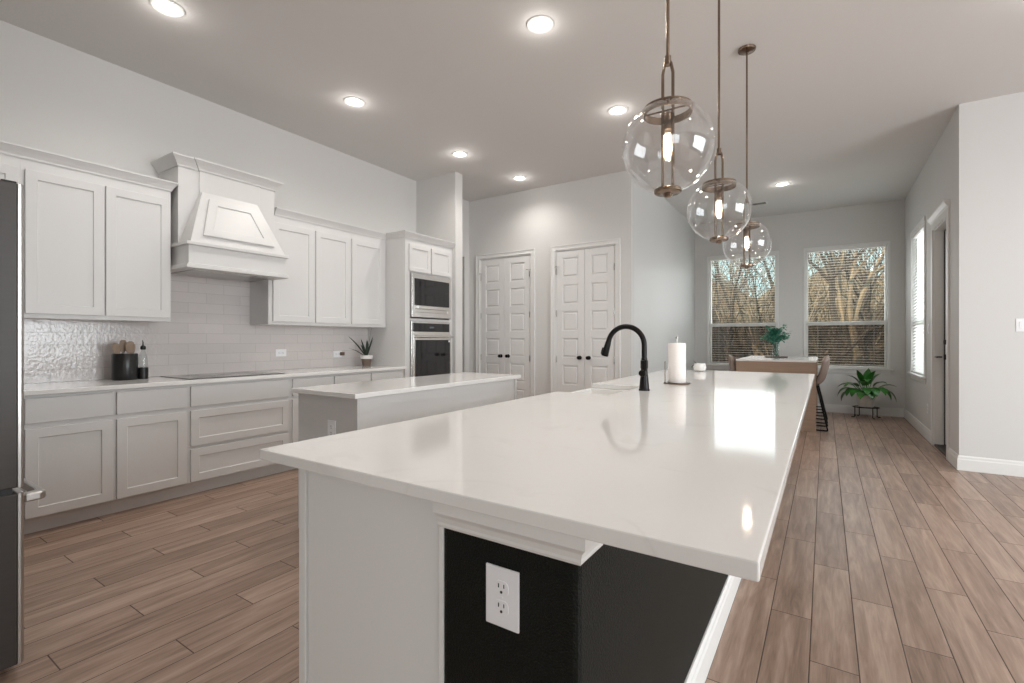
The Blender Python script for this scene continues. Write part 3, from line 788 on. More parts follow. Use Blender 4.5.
# ------------------------------------------------------------------ refrigerator
FX1, FX0, FY1 = -2.465, -3.375, .50
t = thing('refrigerator', 'stainless steel refrigerator seen edge-on at the left border', 'refrigerator', (-2.95, .1, 0))
bm = B(); box(bm, FX0, FX1-.012, -.27, FY1-.085, .03, 1.76); obj('body', bm, M['steel_dark'], t, bevel=.004)
def fdoor(x0, x1, z0, z1, name='door'):
    bm = B()
    box(bm, x0, x1, FY1-.075, FY1-.018, z0, z1)
    o = obj(name, bm, M['steel_dark'], t, bevel=.004)
    bm = B(); pr = [(x0, FY1-.018), (x0+.001, FY1-.009), (x0+.012, FY1), (x1-.012, FY1), (x1+.0005, FY1-.009), (x1+.0005, FY1-.018)]
    hexa(bm, [(a, b, z0) for a, b in pr], [(a, b, z1) for a, b in pr]); obj('front_skin', bm, M['steel'], o, bevel=.001)
    return o
d1 = fdoor(-2.918, FX1, .69, 1.80); d2 = fdoor(FX0, -2.922, .69, 1.80); d3 = fdoor(FX0, FX1, .045, .668, 'freezer_drawer')
for dd, xx in ((d1, -2.865), (d2, -2.975)):
    bm = B(); tube(bm, [(xx, FY1+.055, .75), (xx, FY1+.055, 1.55)], .012, 10)
    for z in (.80, 1.5): tube(bm, [(xx, FY1-.01, z), (xx, FY1+.055, z)], .009, 8)
    obj('handle', bm, M['steel_light'], dd, smooth=True)
bm = B()
q = [(-2.555, FY1-.01), (-2.538, FY1+.02), (-2.536, FY1+.062), (-2.555, FY1+.078), (-2.62, FY1+.078), (-3.29, FY1+.078), (-3.335, FY1+.078), (-3.354, FY1+.062), (-3.352, FY1+.02), (-3.335, FY1-.01),
     (-3.32, FY1-.01), (-3.33, FY1+.03), (-3.32, FY1+.052), (-3.29, FY1+.055), (-2.62, FY1+.055), (-2.59, FY1+.052), (-2.58, FY1+.03), (-2.60, FY1-.01)]
hexa(bm, [(a, b, .612) for a, b in q], [(a, b, .644) for a, b in q]); obj('handle', bm, M['steel'], d3, bevel=.006)
bm = B(); box(bm, FX0+.01, FX1-.01, FY1-.075, FY1-.03, .668, .69); box(bm, FX0+.02, FX1-.02, FY1-.09, FY1-.07, .045, 1.76); box(bm, FX0+.02, FX1-.03, -.2, FY1-.10, 0.0, .03)
obj('gasket', bm, M['blackpl'], t)
bm = B(); box(bm, FX1-.12, FX1-.005, FY1-.20, FY1-.045, 1.76, 1.775)
lathe(bm, [(0, 1.775), (.02, 1.775), (.02, 1.812), (.016, 1.816), (0, 1.816)], (FX1-.03, FY1-.135, 0), 14)
box(bm, FX1-.06, FX1-.004, FY1-.06, FY1-.02, 1.80, 1.806)
obj('hinge_cover', bm, M['blackpl'], t, bevel=.002)

# ------------------------------------------------------------------ second (prep) island
t = thing('prep_island', 'smaller grey cabinet island between the sink island and the oven tower', 'island', (-2.65, 2.9, 0))
x0, x1, y0, y1 = -2.885, -2.30, 1.865, 3.605
bm = B(); box(bm, x0+.06, x1-.012, y0+.012, y1-.012, 0, .105); box(bm, x0+.0, x1-.012, y0+.012, y1-.012, .105, .884); obj('carcass', bm, M['cab'], t)
bm = B(); box(bm, x0, x1, y0, y0+.012, 0, .884); obj('end_panel', bm, M['cab'], t, bevel=.002)
bm = B(); box(bm, x0, x1, y1-.012, y1, 0, .884); obj('end_panel', bm, M['cab'], t, bevel=.002)
bm = B(); box(bm, x1-.012, x1, y0+.012, y1-.045, 0, .884); box(bm, x1-.012, x1+.003, y1-.04, y1-.012, 0, .884); obj('back_panel', bm, M['cab'], t, bevel=.002)
for k in range(4):
    a = y0+.02+k*(y1-y0-.04)/4; b = a+(y1-y0-.04)/4-.014
    for nm, c, d, rc in (('drawer', .705, .862, False), ('door', .12, .685, True)):
        bm = B(); mm = lambda u, v, w: (x0-w, u, v)
        if rc: inset_panel(bm, mm, a, b, c, d, .02, .06, .009)
        else: box(bm, a, b, c, d, 0, .02, mm)
        obj(nm, bm, M['cab'], t, bevel=.002)
bm = B(); box(bm, -2.915, -2.276, 1.83, 3.64, .884, .914)
tag(obj('countertop', bm, M['quartz'], base=(-2.6, 2.7, .884), bevel=.003), 'white quartz top of the smaller prep island', 'countertop')
plate('wall_outlet', 'white outlet on the near end panel of the smaller prep island', 'outlet', (-2.535, 1.865, .675), 'y-')

# ------------------------------------------------------------------ main island
SX0, SX1, SY0, SY1 = -1.368, -.078, .762, 5.20
KX0, KX1, KY0, KY1 = -1.40, -1.03, 2.60, 3.19     # sink cut-out
t = thing('sink_island', 'large white kitchen island with black knee wall and quartz overhang', 'island', (-.82, 2.9, 0))
ex0 = -1.275
bm = B()
box(bm, ex0+.06, -.72, .845, SY1-.06, 0, .105)
for a, b in ((.845, KY0-.01), (KY1+.01, SY1-.06)): box(bm, ex0, -.72, a, b, .105, .884)
box(bm, ex0, -.72, KY0-.01, KY1+.01, .105, .60); box(bm, -.99, -.72, KY0-.01, KY1+.01, .60, .884)
obj('carcass', bm, M['cab'], t)
bm = B(); box(bm, ex0+.035, -.72, .832, .845, 0, .884); box(bm, ex0, ex0+.03, .826, .845, 0, .884); obj('end_panel', bm, M['trim'], t, bevel=.002)
bm = B(); box(bm, -.715, -.708, .80, .845, 0, .884); box(bm, -.708, -.376, .80, 5.12, 0, .884)
# split white edge strip from the black wall
bm.free()
bm = B(); box(bm, -.720, -.705, .805, .845, 0, .884); obj('edge_strip', bm, M['trim'], t, bevel=.001)
bm = B(); box(bm, -.705, -.376, .80, 5.12, 0, .884); obj('knee_wall', bm, M['pony'], t, bevel=.012)
cp = [(0, 0), (.005, 0), (.008, .006), (.008, .012), (.012, .024), (.022, .036), (.024, .068), (0, .068)]
bm = B(); sweep(bm, cp, [(-.712, .80, .820), (-.376, .80, .820), (-.376, .90, .820)][::1]); obj('knee_wall_molding', bm, M['trim'], t)
bm = B(); sweep(bm, base_prof, [(-.705, .80, 0), (-.376, .80, 0), (-.376, 5.12, 0), (-.705, 5.12, 0)]); obj('knee_wall_baseboard', bm, M['trim'], t, bevel=.001)
bm = B(); box(bm, -.705, -.366, 5.12, 5.14, 0, .884); 
bm.free()
for (a, b) in ((.865, 1.42), (1.435, 2.0), (2.015, 2.58), (3.21, 3.8), (3.815, 4.45), (4.465, 5.12)):
    for nm, c, d, rc in (('drawer', .705, .862, False), ('door', .12, .685, True)):
        bm = B(); mm = lambda u, v, w: (ex0-w, u, v)
        if rc: inset_panel(bm, mm, a, b, c, d, .02, .06, .009)
        else: box(bm, a, b, c, d, 0, .02, mm)
        obj(nm, bm, M['cab'], t, bevel=.002)
# quartz slab with the sink notch, one clean polygon
bm = B()
poly = [(SX0, SY0), (SX1, SY0), (SX1, SY1), (SX0-.03, SY1), (SX0-.03, KY1), (KX1, KY1), (KX1, KY0), (SX0, KY0)]
hexa(bm, [(x, y, .884) for x, y in poly], [(x, y, .914) for x, y in poly])
tag(obj('countertop', bm, M['quartz'], base=(-.73, 2.9, .884), bevel=.003), 'huge white quartz top of the sink island in the foreground', 'countertop')
# apron sink
t = thing('apron_sink', 'white apron-front sink set in the left edge of the large island', 'sink', (-1.2, 2.9, .64))
bm = B()
a, b, c, d = -1.42, -1.0, KY0-.005, KY1+.005
def rr(x0, x1, y0, y1, z): return [bm.verts.new(p) for p in ((x0, y0, z), (x1, y0, z), (x1, y1, z), (x0, y1, z))]
seq = [rr(a, b, c, d, .64), rr(a, b, c, d, .882), rr(a+.02, b-.02, c+.02, d-.02, .882), rr(a+.025, b-.025, c+.025, d-.025, .66)]
bm.faces.new(seq[0]); bm.faces.new(seq[-1])
for A, Q in zip(seq, seq[1:]):
    for k in range(4): bm.faces.new([A[k], A[(k+1) % 4], Q[(k+1) % 4], Q[k]])
obj('basin', bm, M['sinkw'], t, bevel=.006)
bm = B(); lathe(bm, [(0, .661), (.04, .661), (.045, .664), (.03, .667), (0, .664)], (-1.2, 2.9, 0), 24); obj('drain', bm, M['steel_light'], t, smooth=True)

# faucet
fxx, fyy = -.94, 2.945
t = thing('kitchen_faucet', 'matte black pull-down gooseneck faucet on the large island', 'faucet', (fxx, fyy, .914))
bm = B()
lathe(bm, [(0, 0), (.034, 0), (.034, .008), (.030, .012), (.029, .03), (.020, .125), (.0205, .135), (.023, .14), (.023, .185), (.0185, .19), (.0185, .20), (0, .20)], (fxx, fyy, .914), 28)
obj('body', bm, M['black'], t, smooth=True)
bm = B(); R = .118; zc = .914+.29-.0
pts = [(fxx, fyy, .914+.19), (fxx, fyy, .914+.24)] + arc((fxx-R, zc-.01), R, 0, PI*.93, 22, lambda a, b: (a, fyy, b))
tube(bm, pts, .0165, 16); obj('gooseneck', bm, M['black'], t, smooth=True)
bm = B(); pe = Vector(pts[-1]); dv = (Vector(pts[-1])-Vector(pts[-2])).normalized()
tube(bm, [pe-dv*.01, pe+dv*.02, pe+dv*.05, pe+dv*.095, pe+dv*.10], [.0165, .019, .0205, .024, .021], 18); sh = obj('spray_head', bm, M['black'], t, smooth=True)
bm = B(); c_ = pe+dv*.065+Vector((-.021, 0, 0)); tube(bm, [c_-dv*.02, c_+dv*.022], [.011, .010], 10); obj('spray_button', bm, M['blackpl'], sh, smooth=True)
bm = B(); lathe(bm, [(0, -.05), (.019, -.05), (.021, -.045), (.021, -.015), (.017, -.01), (.017, .012), (0, .012)], (fxx, fyy, .914+.108), 20, axis='y'); obj('valve', bm, M['black'], t, smooth=True)
bm = B(); lathe(bm, [(0, -.054), (.014, -.054), (.0145, -.05), (0, -.05)], (fxx, fyy, .914+.108), 20, axis='y'); obj('valve_cap', bm, M['black'], t, smooth=True)
bm = B(); tube(bm, [(fxx+.012, fyy-.035, 1.03), (fxx+.022, fyy-.04, 1.06), (fxx+.024, fyy-.042, 1.105)], [.007, .006, .007], 10); obj('lever', bm, M['black'], t, smooth=True)

# paper towel
px_, py_ = -.887, 3.52
t = thing('paper_towel_holder', 'bronze wire paper towel stand behind the faucet', 'paper towel holder', (px_, py_, .914))
bm = B(); lathe(bm, [(0, 0), (.09, 0), (.092, .003), (.09, .008), (0, .008)], (px_, py_, .914), 32); obj('base', bm, M['bronze'], t, smooth=True)
bm = B(); tube(bm, [(px_, py_, .92), (px_, py_, 1.235)], .006, 8); lathe(bm, [(0, 0), (.009, .002), (.011, .012), (.007, .02), (0, .022)], (px_, py_, 1.232), 12); obj('post', bm, M['steel'], t, smooth=True)
bm = B(); ax, ay = px_-.085*.84, py_-.085*.55; tube(bm, [(ax, ay, .92), (ax, ay, 1.07), (ax+.002, ay, 1.075)], .0035, 8); obj('tension_arm', bm, M['bronze'], t, smooth=True)
bm = B(); lathe(bm, [(.02, .01), (.058, .01), (.06, .013), (.06, .288), (.058, .291), (.02, .291)], (px_, py_, .914), 40, closed=True)
tag(obj('paper_towel_roll', bm, M['paper'], base=(px_, py_, .924), smooth=True), 'white paper towel roll standing on the island behind the faucet', 'paper towels')
# small white planter at the far end
qx, qy = -1.045, 5.03
t = thing('small_planter', 'small white planter with dark green leaf at the far left end of the island', 'planter', (qx, qy, .914))
bm = B(); lathe(bm, [(0, 0), (.035, 0), (.055, .012), (.062, .04), (.052, .075), (.046, .078), (.044, .06), (0, .055)], (qx, qy, .914), 28); obj('bowl', bm, M['pot_white'], t, smooth=True)
bm = B(); blade(bm, (qx-.02, qy, .965), (-.5, -.3, 1.0), .07, .012, .6); blade(bm, (qx-.03, qy-.01, .97), (-1.0, -.6, .4), .06, .013, 1.8); blade(bm, (qx-.02, qy+.01, .968), (-.7, .1, .9), .05, .01, .9)
obj('leaves', bm, M['leaf_dark'], t, smooth=True)
plate('wall_outlet', 'large white duplex outlet on the black end wall of the island', 'outlet', (-.543, .80, .712), 'y-', w=.080, h=.120)

# ------------------------------------------------------------------ nook: bar table, stools, vase
t = thing('bar_table', 'walnut counter-height table with white top in the breakfast nook', 'table', (-.585, 8.2, 0))
tx0, tx1, ty0, ty1 = -1.07, -.095, 7.5, 9.25
bm = B(); box(bm, tx0, tx1, ty0, ty1, .925, .95); obj('tabletop', bm, M['quartz'], t, bevel=.003)
bm = B(); box(bm, tx0+.005, tx1-.005, ty0+.004, ty0+.05, 0, .925); obj('end_panel', bm, M['wood_table'], t, bevel=.002)
bm = B(); box(bm, tx0+.005, tx1-.005, ty1-.05, ty1-.004, 0, .925); obj('end_panel', bm, M['wood_table'], t, bevel=.002)
bm = B(); box(bm, tx0+.25, tx1-.25, ty0+.05, ty1-.05, .84, .925); obj('apron', bm, M['wood_table'], t, bevel=.002)

def make_stool():
    t = thing('bar_stool', '', 'stool', (0, 0, 0), 'upholstered stools at the nook table')   # faces -x
    bm = B()
    # shell: grid over (s along seat->back, k across)
    prof = [(-.20, .655), (-.19, .64), (-.10, .63), (0, .625), (.09, .63), (.145, .66), (.175, .73), (.195, .82), (.21, .92), (.213, .975), (.208, .985)]
    rows = []
    K = 10
    for i, (x, z) in enumerate(prof):
        u = i/(len(prof)-1); hw = .20 if u < .5 else .20-.03*(u-.5)*2
        if i in (0, len(prof)-1): hw *= .86
        row = []
        for k in range(K+1):
            s = -1+2*k/K
            lift = .05*abs(s)**3 if u < .45 else 0
            wrap = -.07*abs(s)**2.5*(1 if u > .4 else .0)
            drop = -.04*abs(s)**3 if u > .85 else 0
            row.append((x+wrap, s*hw, z+lift+drop))
        rows.append(row)
    def nrm(i):
        a = prof[max(i-1, 0)]; b = prof[min(i+1, len(prof)-1)]; dx, dz = b[0]-a[0], b[1]-a[1]; l = math.hypot(dx, dz); return (-dz/l, dx/l)
    top = [[bm.verts.new(p) for p in r] for r in rows]; bot = [[bm.verts.new((p[0]-nrm(i)[0]*.03, p[1], p[2]-nrm(i)[1]*.03)) for p in r] for i, r in enumerate(rows)]
    for G in (top, bot):
        for i in range(len(G)-1):
            for k in range(K): bm.faces.new([G[i][k], G[i][k+1], G[i+1][k+1], G[i+1][k]])
    for i in range(len(top)-1):
        for k in (0, K): bm.faces.new([top[i][k], top[i+1][k], bot[i+1][k], bot[i][k]])
    for i in (0, len(top)-1):
        for k in range(K): bm.faces.new([top[i][k], top[i][k+1], bot[i][k+1], bot[i][k]])
    o = obj('seat_shell', bm, M['tan'], t, smooth='all'); o.modifiers.new('sub', 'SUBSURF').levels = 1
    for sy in (-1, 1):
        for sx in (-1, 1):
            bm = B(); top_ = (sx*.09+.0, sy*.11, .60); ft = (sx*.215+.0, sy*.20, .012)
            tube(bm, [top_, ft], .0095, 8); obj('leg', bm, M['black'], t, smooth=True)
        bm = B(); tube(bm, [(-.215, sy*.20, .011), (.215, sy*.20, .011)], .0095, 8); obj('floor_runner', bm, M['black'], t, smooth=True)
    f_ = .68; q = [(sx*(.09+.125*f_), sy*(.11+.09*f_), .60-.588*f_) for sx, sy in ((-1, -1), (1, -1), (1, 1), (-1, 1))]
    bm = B(); tube(bm, q, .008, 8, closed=True); obj('footrest', bm, M['black'], t, smooth=True)
    bm = B(); box(bm, -.11, .11, -.12, .12, .592, .603); obj('seat_plate', bm, M['black'], t)
    return t
st = make_stool()
st.location = (-.185, 7.86, 0); st['label'] = 'taupe shell bar stool on the right side of the nook table, nearest the camera'
s2 = copy_tree(st); s2.location = (-.185, 8.55, 0); s2['label'] = 'taupe bar stool right of the nook table, behind the nearer one'
s3 = copy_tree(st); s3.location = (-.985, 7.9, 0); s3.rotation_euler = (0, 0, PI); s3['label'] = 'taupe shell bar stool on the left side of the nook table, only its back showing'

vx, vy = -.645, 8.6
bm = B(); lathe(bm, [(0, 0), (.13, 0), (.16, .004), (.165, .012), (.16, .012), (.13, .006), (0, .006)], (vx, vy, .95), 40)
tag(obj('round_tray', bm, M['pot_brown'], base=(vx, vy, .95), smooth=True), 'low round brown tray under the glass vase on the nook table', 'tray')
t = thing('flower_vase', 'clear glass cylinder vase on the nook table', 'vase', (vx, vy, .957))
bm = B(); lathe(bm, [(0, 0), (.048, 0), (.05, .004), (.05, .24), (.047, .24), (.047, .012), (0, .012)], (vx, vy, .957), 32); obj('glass_body', bm, M['vase'], t, smooth=True)
t = thing('greenery_bouquet', 'bushy teal green leafy stems standing in the glass vase', 'bouquet', (vx, vy, .97))
random.seed(11)
bs = B(); bl = B()
for i in range(44):
    a = random.uniform(0, 2*PI); r = random.uniform(.02, .23); zt_ = .957+random.uniform(.28, .52)-r*.25
    e = Vector((vx+r*math.cos(a), vy+r*math.sin(a), zt_)); s = Vector((vx+.03*math.cos(a+2), vy+.03*math.sin(a+2), .972)); mid = Vector((vx+.25*r*math.cos(a), vy+.25*r*math.sin(a), 1.2))
    pts = [s, s.lerp(mid, .5), mid, mid.lerp(e, .5)+Vector((0, 0, .02)), e]
    tube(bs, pts, [.0022, .002, .002, .0015, .001], 5)
    for k in range(18):
        u = random.uniform(.25, 1); p = mid.lerp(e, u)+Vector([random.uniform(-.03, .03) for _ in range(3)])
        blade(bl, p, (random.uniform(-1, 1), random.uniform(-1, 1), random.uniform(-.4, .9)), random.uniform(.04, .065), .017, .5, n=3)
obj('stems', bs, M['leaf_teal'], t); obj('leaves', bl, M['leaf_teal'], t)

# peace lily on a wire stand
lx, ly = .54, 9.38
t = thing('plant_stand', 'black wire plant stand on the nook floor by the window wall', 'plant stand', (lx, ly, 0))
bm = B()
tube(bm, [(lx+.17*math.cos(2*PI*k/24), ly+.13*math.sin(2*PI*k/24), .165) for k in range(24)], .007, 6, closed=True)
obj('top_ring', bm, M['black'], t, smooth=True)
for k in range(4):
    a = 2*PI*k/4+.5; c, s_ = math.cos(a), math.sin(a)
    bm = B(); tube(bm, [(lx+.165*c, ly+.127*s_, .165), (lx+.165*c, ly+.127*s_, .02), (lx+.18*c, ly+.14*s_, .008), (lx+.215*c, ly+.165*s_, .008)], .007, 6); obj('leg', bm, M['black'], t, smooth=True)
bm = B()
for a in (.5, .5+PI/2):
    c, s_ = math.cos(a), math.sin(a); tube(bm, [(lx-.165*c, ly-.127*s_, .163), (lx+.165*c, ly+.127*s_, .163)], .006, 6)
obj('cross_bars', bm, M['black'], t, smooth=True)
t = thing('peace_lily', 'large glossy green houseplant in a white pot on the wire stand in the nook', 'plant', (lx, ly, .173))
bm = B(); lathe(bm, [(0, 0), (.095, 0), (.10, .005), (.125, .17), (.13, .19), (.122, .19), (.115, .165), (0, .16)], (lx, ly, .173), 36); obj('pot', bm, M['pot_white'], t, smooth=True)
bst = B(); random.seed(7)
specs = [(-1.0, -.2, .45, .34, 1.9), (-.7, -.5, .9, .30, 1.6), (-.35, -.3, 1.3, .30, .3), (1, -.15, .75, .30, .9), (1.2, -.2, .45, .36, 2.2), (.5, -.6, .5, .30, 1.8), (0, -.8, .5, .26, 2.0), (-.5, -.7, .4, .28, 2.0),
         (.2, -.2, 1.1, .30, 1.0), (.45, .1, 1.2, .27, .9), (-.9, .2, .7, .32, 1.4), (.8, -.5, .5, .28, 2.0), (-.15, -.5, .8, .24, 1.5), (-1.15, -.3, .2, .30, 2.4), (.6, -.3, .9, .24, 1.3), (-.3, .1, 1.1, .22, .9), (.15, -.7, .25, .24, 2.2), (-.6, -.2, .6, .25, 1.6), (-.25, -.9, .35, .26, 2.3), (.35, -.9, .6, .28, 2.2), (0, -.5, .95, .3, 1.7), (.9, -.35, .35, .28, 2.3), (-.85, -.6, .5, .26, 2.3), (.1, .2, 1.2, .3, .5), (-.55, -.1, 1.1, .3, 1.1)]
for k, (dx, dy, dz, L, dr_) in enumerate(specs):
    d = Vector((dx, dy, dz)).normalized(); p0 = Vector((lx+dx*.02, ly+dy*.02, .335)); p1 = p0+d*.16+Vector((0, 0, .04))
    tube(bst, [p0, p0.lerp(p1, .5)+Vector((0, 0, .01)), p1], .0045, 6)
    bm = B(); blade(bm, p1, (d.x, d.y, d.z), L*.84, .062, dr_*1.3, fold=.25, n=9); obj('leaf', bm, M['leaf'], t, smooth=True)
obj('stems', bst, M['leaf'], t, smooth=True)

# ------------------------------------------------------------------ lights
WARM = (1.0, .955, .90)
def make_can():
    t = thing('recessed_light', '', 'ceiling light', (0, 0, 0), 'recessed ceiling lights')
    bm = B(); lathe(bm, [(.062, -.001), (.094, -.0), (.096, -.005), (.085, -.009), (.066, -.007), (.062, -.004)], (0, 0, 0), 36, closed=True); obj('trim_ring', bm, M['trim'], t, smooth=True)
    bm = B(); lathe(bm, [(0, -.003), (.062, -.003), (.062, -.006), (0, -.011)], (0, 0, 0), 32); obj('lens', bm, M['lens'], t, smooth=True)
    light('POINT', 'lamp', (0, 0, -.07), (0, 0, 0), .9, WARM, parent=t, radius=.03)
    sp = light('SPOT', 'lamp_beam', (0, 0, -.02), (0, 0, 0), 42, WARM, parent=t, radius=.06)
    sp.data.spot_size = math.radians(150); sp.data.spot_blend = .9
    return t
cans = [(-3.68, 1.43, 'recessed ceiling light above the refrigerator side, nearest the upper left corner'), (-1.68, 2.94, 'recessed ceiling light over the island, topmost and largest in the middle of the ceiling'),
        (-3.68, 2.95, 'recessed ceiling light above the range hood cabinets, second along the left row'), (-1.68, 4.45, 'recessed ceiling light just left of the nearest glass pendant globe'),
        (-3.66, 4.47, 'recessed ceiling light in front of the oven tower'), (-3.51, 5.58, 'recessed ceiling light in front of the pantry doors'),
        (-.51, 7.85, 'recessed ceiling light over the breakfast nook table'),
        (-1.68, 1.43, 'recessed ceiling light above the near end of the island, out of the photograph'), (1.2, 4.3, 'recessed ceiling light above the right walkway, out of the photograph'), (1.2, 1.4, 'recessed ceiling light to the right of the island, out of the photograph'),
        (3.4, 4.3, 'recessed ceiling light of the living area near the far wall, out of the photograph')]  # last four lights are unseen, added for ambient light
c0 = make_can()
for i, (x, y, l) in enumerate(cans):
    o = c0 if i == 0 else copy_tree(c0)
    o.location = (x, y, H); o['label'] = l

def make_pendant():
    t = thing('globe_pendant', '', 'pendant lamp', (0, 0, 0), 'globe pendants over the island')    # origin at the ceiling
    Z0 = 1.96-H; Rg = .17
    bm = B(); lathe(bm, [(0, 0), (.062, 0), (.064, -.004), (.060, -.018), (.02, -.024), (.008, -.03), (0, -.03)], (0, 0, 0), 32); obj('canopy', bm, M['bronze'], t, smooth=True)
    bm = B(); tube(bm, [(0, 0, -.02), (0, 0, Z0+.33)], .0065, 10); tube(bm, [(0, 0, Z0+.31), (0, 0, Z0+.345)], .012, 12); obj('rod', bm, M['bronze'], t, smooth=True)
    # two hairpin strips running from the rod through the globe to the bottom cap
    bm = B(); w = .019
    for s in (-1, 1):
        tube(bm, [(s*.003, 0, Z0+.33), (s*.012, 0, Z0+.315), (s*w, 0, Z0+.28), (s*w, 0, Z0+.1), (s*w, 0, Z0-.1), (s*w, 0, Z0-.16)], .006, 8)
    obj('hairpin_frame', bm, M['bronze'], t, smooth=True)
    # ring
    ho = .137
    bm = B(); lathe(bm, [(.0835, ho-.014), (.0885, ho-.014), (.0885, ho+.014), (.0835, ho+.014)], (0, 0, Z0), 48, closed=True); obj('collar_ring', bm, M['bronze'], t, smooth=True)
    bm = B(); tube(bm, [(-.085, 0, Z0+ho+.004), (.085, 0, Z0+ho+.004)], .0035, 8); obj('cross_bar', bm, M['bronze'], t, smooth=True)
    prof = []; n = 40
    a0 = math.asin(.088/Rg); a1 = PI-.10
    for i in range(n+1):
        a = a0+(a1-a0)*i/n; prof.append((Rg*math.sin(a), Rg*math.cos(a)))
    bm = B(); lathe(bm, prof+[(r*.985, z*.985) for r, z in reversed(prof)], (0, 0, Z0), 64, closed=True); obj('glass_globe', bm, M['globe'], t, smooth='all')
    bm = B(); lathe(bm, [(0, -.158), (.045, -.158), (.05, -.162), (.05, -.172), (.045, -.176), (.018, -.178), (.012, -.19), (0, -.192)], (0, 0, Z0), 32); obj('bottom_cap', bm, M['bronze'], t, smooth=True)
    bm = B(); lathe(bm, [(0, .13), (.014, .13), (.017, .12), (.017, .065), (.0, .065)], (0, 0, Z0), 20); obj('socket', bm, M['bronze'], t, smooth=True)
    bm = B(); lathe(bm, [(.012, .066), (.016, .045), (.0165, -.03), (.012, -.045), (0, -.05)], (0, 0, Z0), 20); bb = obj('light_bulb', bm, M['bulbglass'], t, smooth='all')
    bm = B()
    for k in range(6):
        a = 2*PI*k/6; tube(bm, [(.008*math.cos(a), .008*math.sin(a), Z0+.05), (.008*math.cos(a), .008*math.sin(a), Z0-.03)], .0016, 6)
    obj('filament', bm, M['filament'], bb)
    light('POINT', 'lamp', (0, 0, Z0), (0, 0, 0), 3.5, (1, .86, .68), parent=t, radius=.02)
    return t
p0 = make_pendant()
for i, (y, l) in enumerate(((1.85, 'nearest and largest of the three clear globe pendants with brass rods'), (2.90, 'middle one of the three clear globe pendants over the island'), (4.05, 'farthest clear globe pendant, its round canopy visible on the ceiling'))):
    o = p0 if i == 0 else copy_tree(p0)
    o.location = (-.50, y, H); o['label'] = l
# ceiling register
t = thing('ceiling_vent', 'small grey air vent in the ceiling near the nook windows', 'vent', (-.93, 8.75, H))
bm = B(); box(bm, -1.08, -.78, 8.68, 8.82, H-.008, H)
o = obj('vent_frame', bm, M['trim'], t, bevel=.002)
bm = B()
for k in range(7): box(bm, -1.06, -.80, 8.695+k*.017, 8.703+k*.017, H-.0095, H-.0078)
obj('louvers', bm, pbr('vent_shadow', (.12, .11, .1), .6), t)  # dark strips paint the shade in the vent slots

# ------------------------------------------------------------------ outdoors
def hill(x, y): return max(0, y-24)*(.185+.035*math.sin(x*.31+1)+.02*math.sin(x*.9))
bm = B()
NX, NY = 40, 30; g = []
random.seed(3)
for j in range(NY+1):
    row = []
    for i in range(NX+1):
        x = -40+80*i/NX; y = 9.95+70*(j/NY)**1.4
        z = -.35+hill(x, y)+random.uniform(-.1, .1)*(1 if j > 1 else 0)
        row.append(bm.verts.new((x, y, z)))
    g.append(row)
for j in range(NY):
    for i in range(NX): bm.faces.new([g[j][i], g[j][i+1], g[j+1][i+1], g[j+1][i]])
struct(obj('ground', bm, M['hill'], smooth='all'), 'leaf covered ground outside the nook windows', 'ground')
bm = B(); box(bm, 1.35, 40, -30, 9.95, -.4, -.3); struct(obj('ground_side', bm, M['ground']), 'ground outside the patio door', 'ground')

def tree_mesh(seed, height, spread, trunk_r, depth=6):
    rnd = random.Random(seed); bm = B()
    def grow(p, d, L, r, lev):
        n = 3; pts = [p]; q = p; dd = d
        for i in range(n):
            k = .07 if lev == 0 else .2
            dd = (dd+Vector((rnd.uniform(-k, k), rnd.uniform(-k, k), rnd.uniform(-.04, .12)))).normalized()
            q = q+dd*L/n; pts.append(q)
        rs = [r*(1-.3*i/n) for i in range(n+1)]
        tube(bm, pts, rs, 6 if lev < 2 else (4 if lev < 4 else 3), cap=False)
        if lev >= depth: return
        k = 3 if lev < 3 or rnd.random() < .35 else 2
        ph = rnd.uniform(0, 6)
        for j in range(k):
            a = ph+2*PI*(j+rnd.uniform(-.25, .25))/k; sp = spread*rnd.uniform(.45, 1.3)
            ax1, ax2 = ring_frame(q, dd)
            nd_ = (dd*math.cos(sp)+(ax1*math.cos(a)+ax2*math.sin(a))*math.sin(sp)).normalized()
            s = pts[-1] if j < 2 else pts[-2]
            grow(s, nd_, L*rnd.uniform(.62, .9), rs[-1]*rnd.uniform(.68, .86), lev+1)
    grow(Vector((0, 0, -.4)), Vector((rnd.uniform(-.08, .08), rnd.uniform(-.08, .08), 1)).normalized(), height*.24, trunk_r, 0)
    return bm
def make_tree(seed, h, sp, mat, r, depth=6):
    return obj('bare_tree', tree_mesh(seed, h, sp, r, depth), M[mat], base=(0, 0, 0))
T = [make_tree(3, 9.5, .42, 'bark', .12), make_tree(5, 7.5, .45, 'bark', .085), make_tree(9, 8, .5, 'bark2', .12), make_tree(14, 6.5, .42, 'bark', .07)]
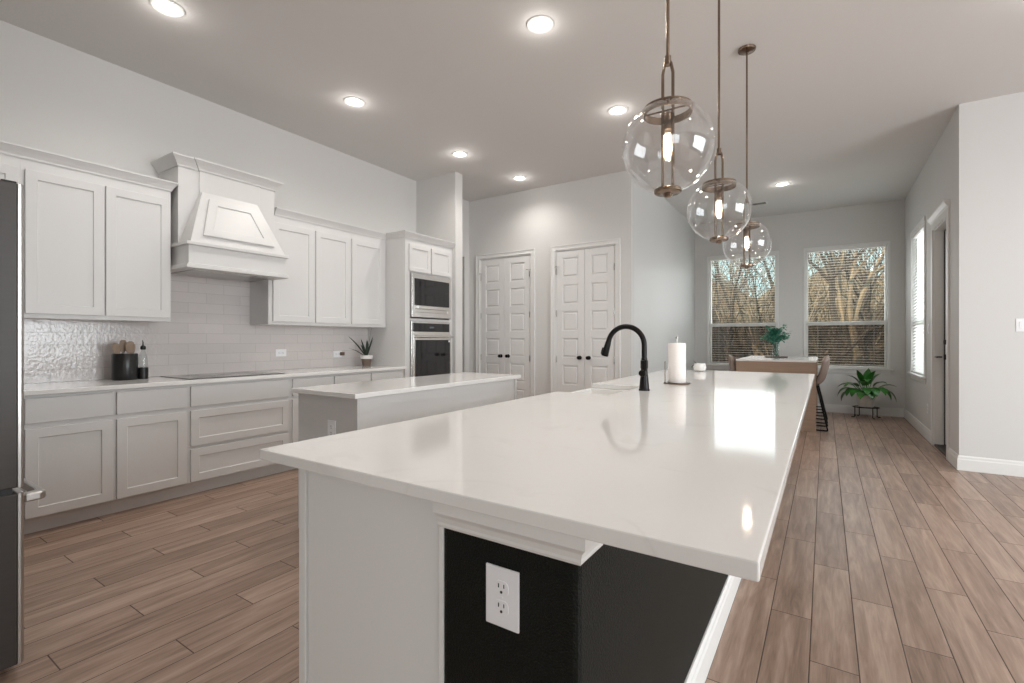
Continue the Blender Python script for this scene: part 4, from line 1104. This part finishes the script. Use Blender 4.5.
spots = [(0, .78, 15.0, 1.0, 0, 'large pale forked bare tree centred in the right nook window'), (2, -4.3, 15.5, 1.0, 1, 'dark bare tree at the far left edge of the left nook window'), (1, -1.75, 17.5, 1.0, 2, 'pale bare tree between the two nook windows, seen in the left one'),
         (2, .95, 16.5, .9, 2.4, 'dark bare tree right of the big pale one in the right nook window'), (2, -2.6, 16.6, .95, 5.6, 'dark bare tree in the middle of the left nook window'), (2, .1, 14.5, 1.0, 4.1, 'thin dark bare tree at the left side of the right nook window'), (3, -.9, 19, 1.1, 3, None), (1, 1.9, 18, 1.1, 1.2, 'slim pale bare tree at the right edge of the right nook window'), (2, 1.2, 22, 1.2, 4, None), (3, -3.2, 21, 1.2, 2.2, None), (0, -5.6, 24, 1.1, .5, None), (1, -7.5, 21, 1.1, 5, None), (0, 3.6, 24, 1.1, 3.3, None), (3, .4, 26, 1.3, .9, None), (2, -2.0, 27, 1.3, 2.6, None), (1, -4.6, 29, 1.3, 5.2, None), (2, -8.5, 28, 1.3, 1.9, None), (3, 2.8, 30, 1.4, 4.4, None)]
used = set()
for k, x, y, s, rz, l in spots:
    if k in used: o = T[k].copy(); C.objects.link(o)
    else: o = T[k]; used.add(k)
    o.location = (x, y, -.3+hill(x, y)); o.scale = (s, s, s); o.rotation_euler = (0, 0, rz)
    tag(o, l or 'bare winter tree in the woods farther behind the nook windows', 'tree', 'bare trees outside the nook windows' if l else 'farther trees of the woods')
# thicket of dry stems, uncountable
rnd = random.Random(21); bm = B(); lay = []
for i in range(1300):
    y = rnd.uniform(17, 36); x = rnd.uniform(-.75, .22)*y*.62+rnd.uniform(-2, 2); z = -.4+hill(x, y)
    h = rnd.uniform(.8, 2.6)+rnd.random()**3*4.2; r = rnd.uniform(.012, .04)
    mi = rnd.choice((0, 0, 0, 1, 1, 1, 2))
    n0 = len(bm.faces)
    d = Vector((rnd.uniform(-.45, .45), rnd.uniform(-.45, .45), 1)); p = Vector((x, y, z))
    m_ = p+d*h*.5; e = p+d*h+Vector((rnd.uniform(-.5, .5), 0, 0))
    tube(bm, [p, m_, e], [r, r*.7, r*.2], 3, cap=False)
    for q in range(4):
        b_ = p.lerp(e, rnd.uniform(.2, .85)); tube(bm, [b_, b_+Vector((rnd.uniform(-1, 1), rnd.uniform(-.4, .4), rnd.uniform(.1, .8)))], [r*.5, r*.15], 3, cap=False)
    lay.append((len(bm.faces)-n0, mi))
bm.faces.ensure_lookup_table(); k = 0
for n_, mi in lay:
    for f in range(k, k+n_): bm.faces[f].material_index = mi
    k += n_
o = obj('dry_thicket', bm, M['brush'], base=(0, 22, -.4))
o.data.materials.append(pbr('dark_twigs', (.045, .032, .02), .9, noise=.4, nscale=2)); o.data.materials.append(pbr('pale_dry_stems', (.36, .28, .19), .9, noise=.3, nscale=2))
tag(o, 'tangle of dry golden brush filling the woods outside', 'brush', kind='stuff')
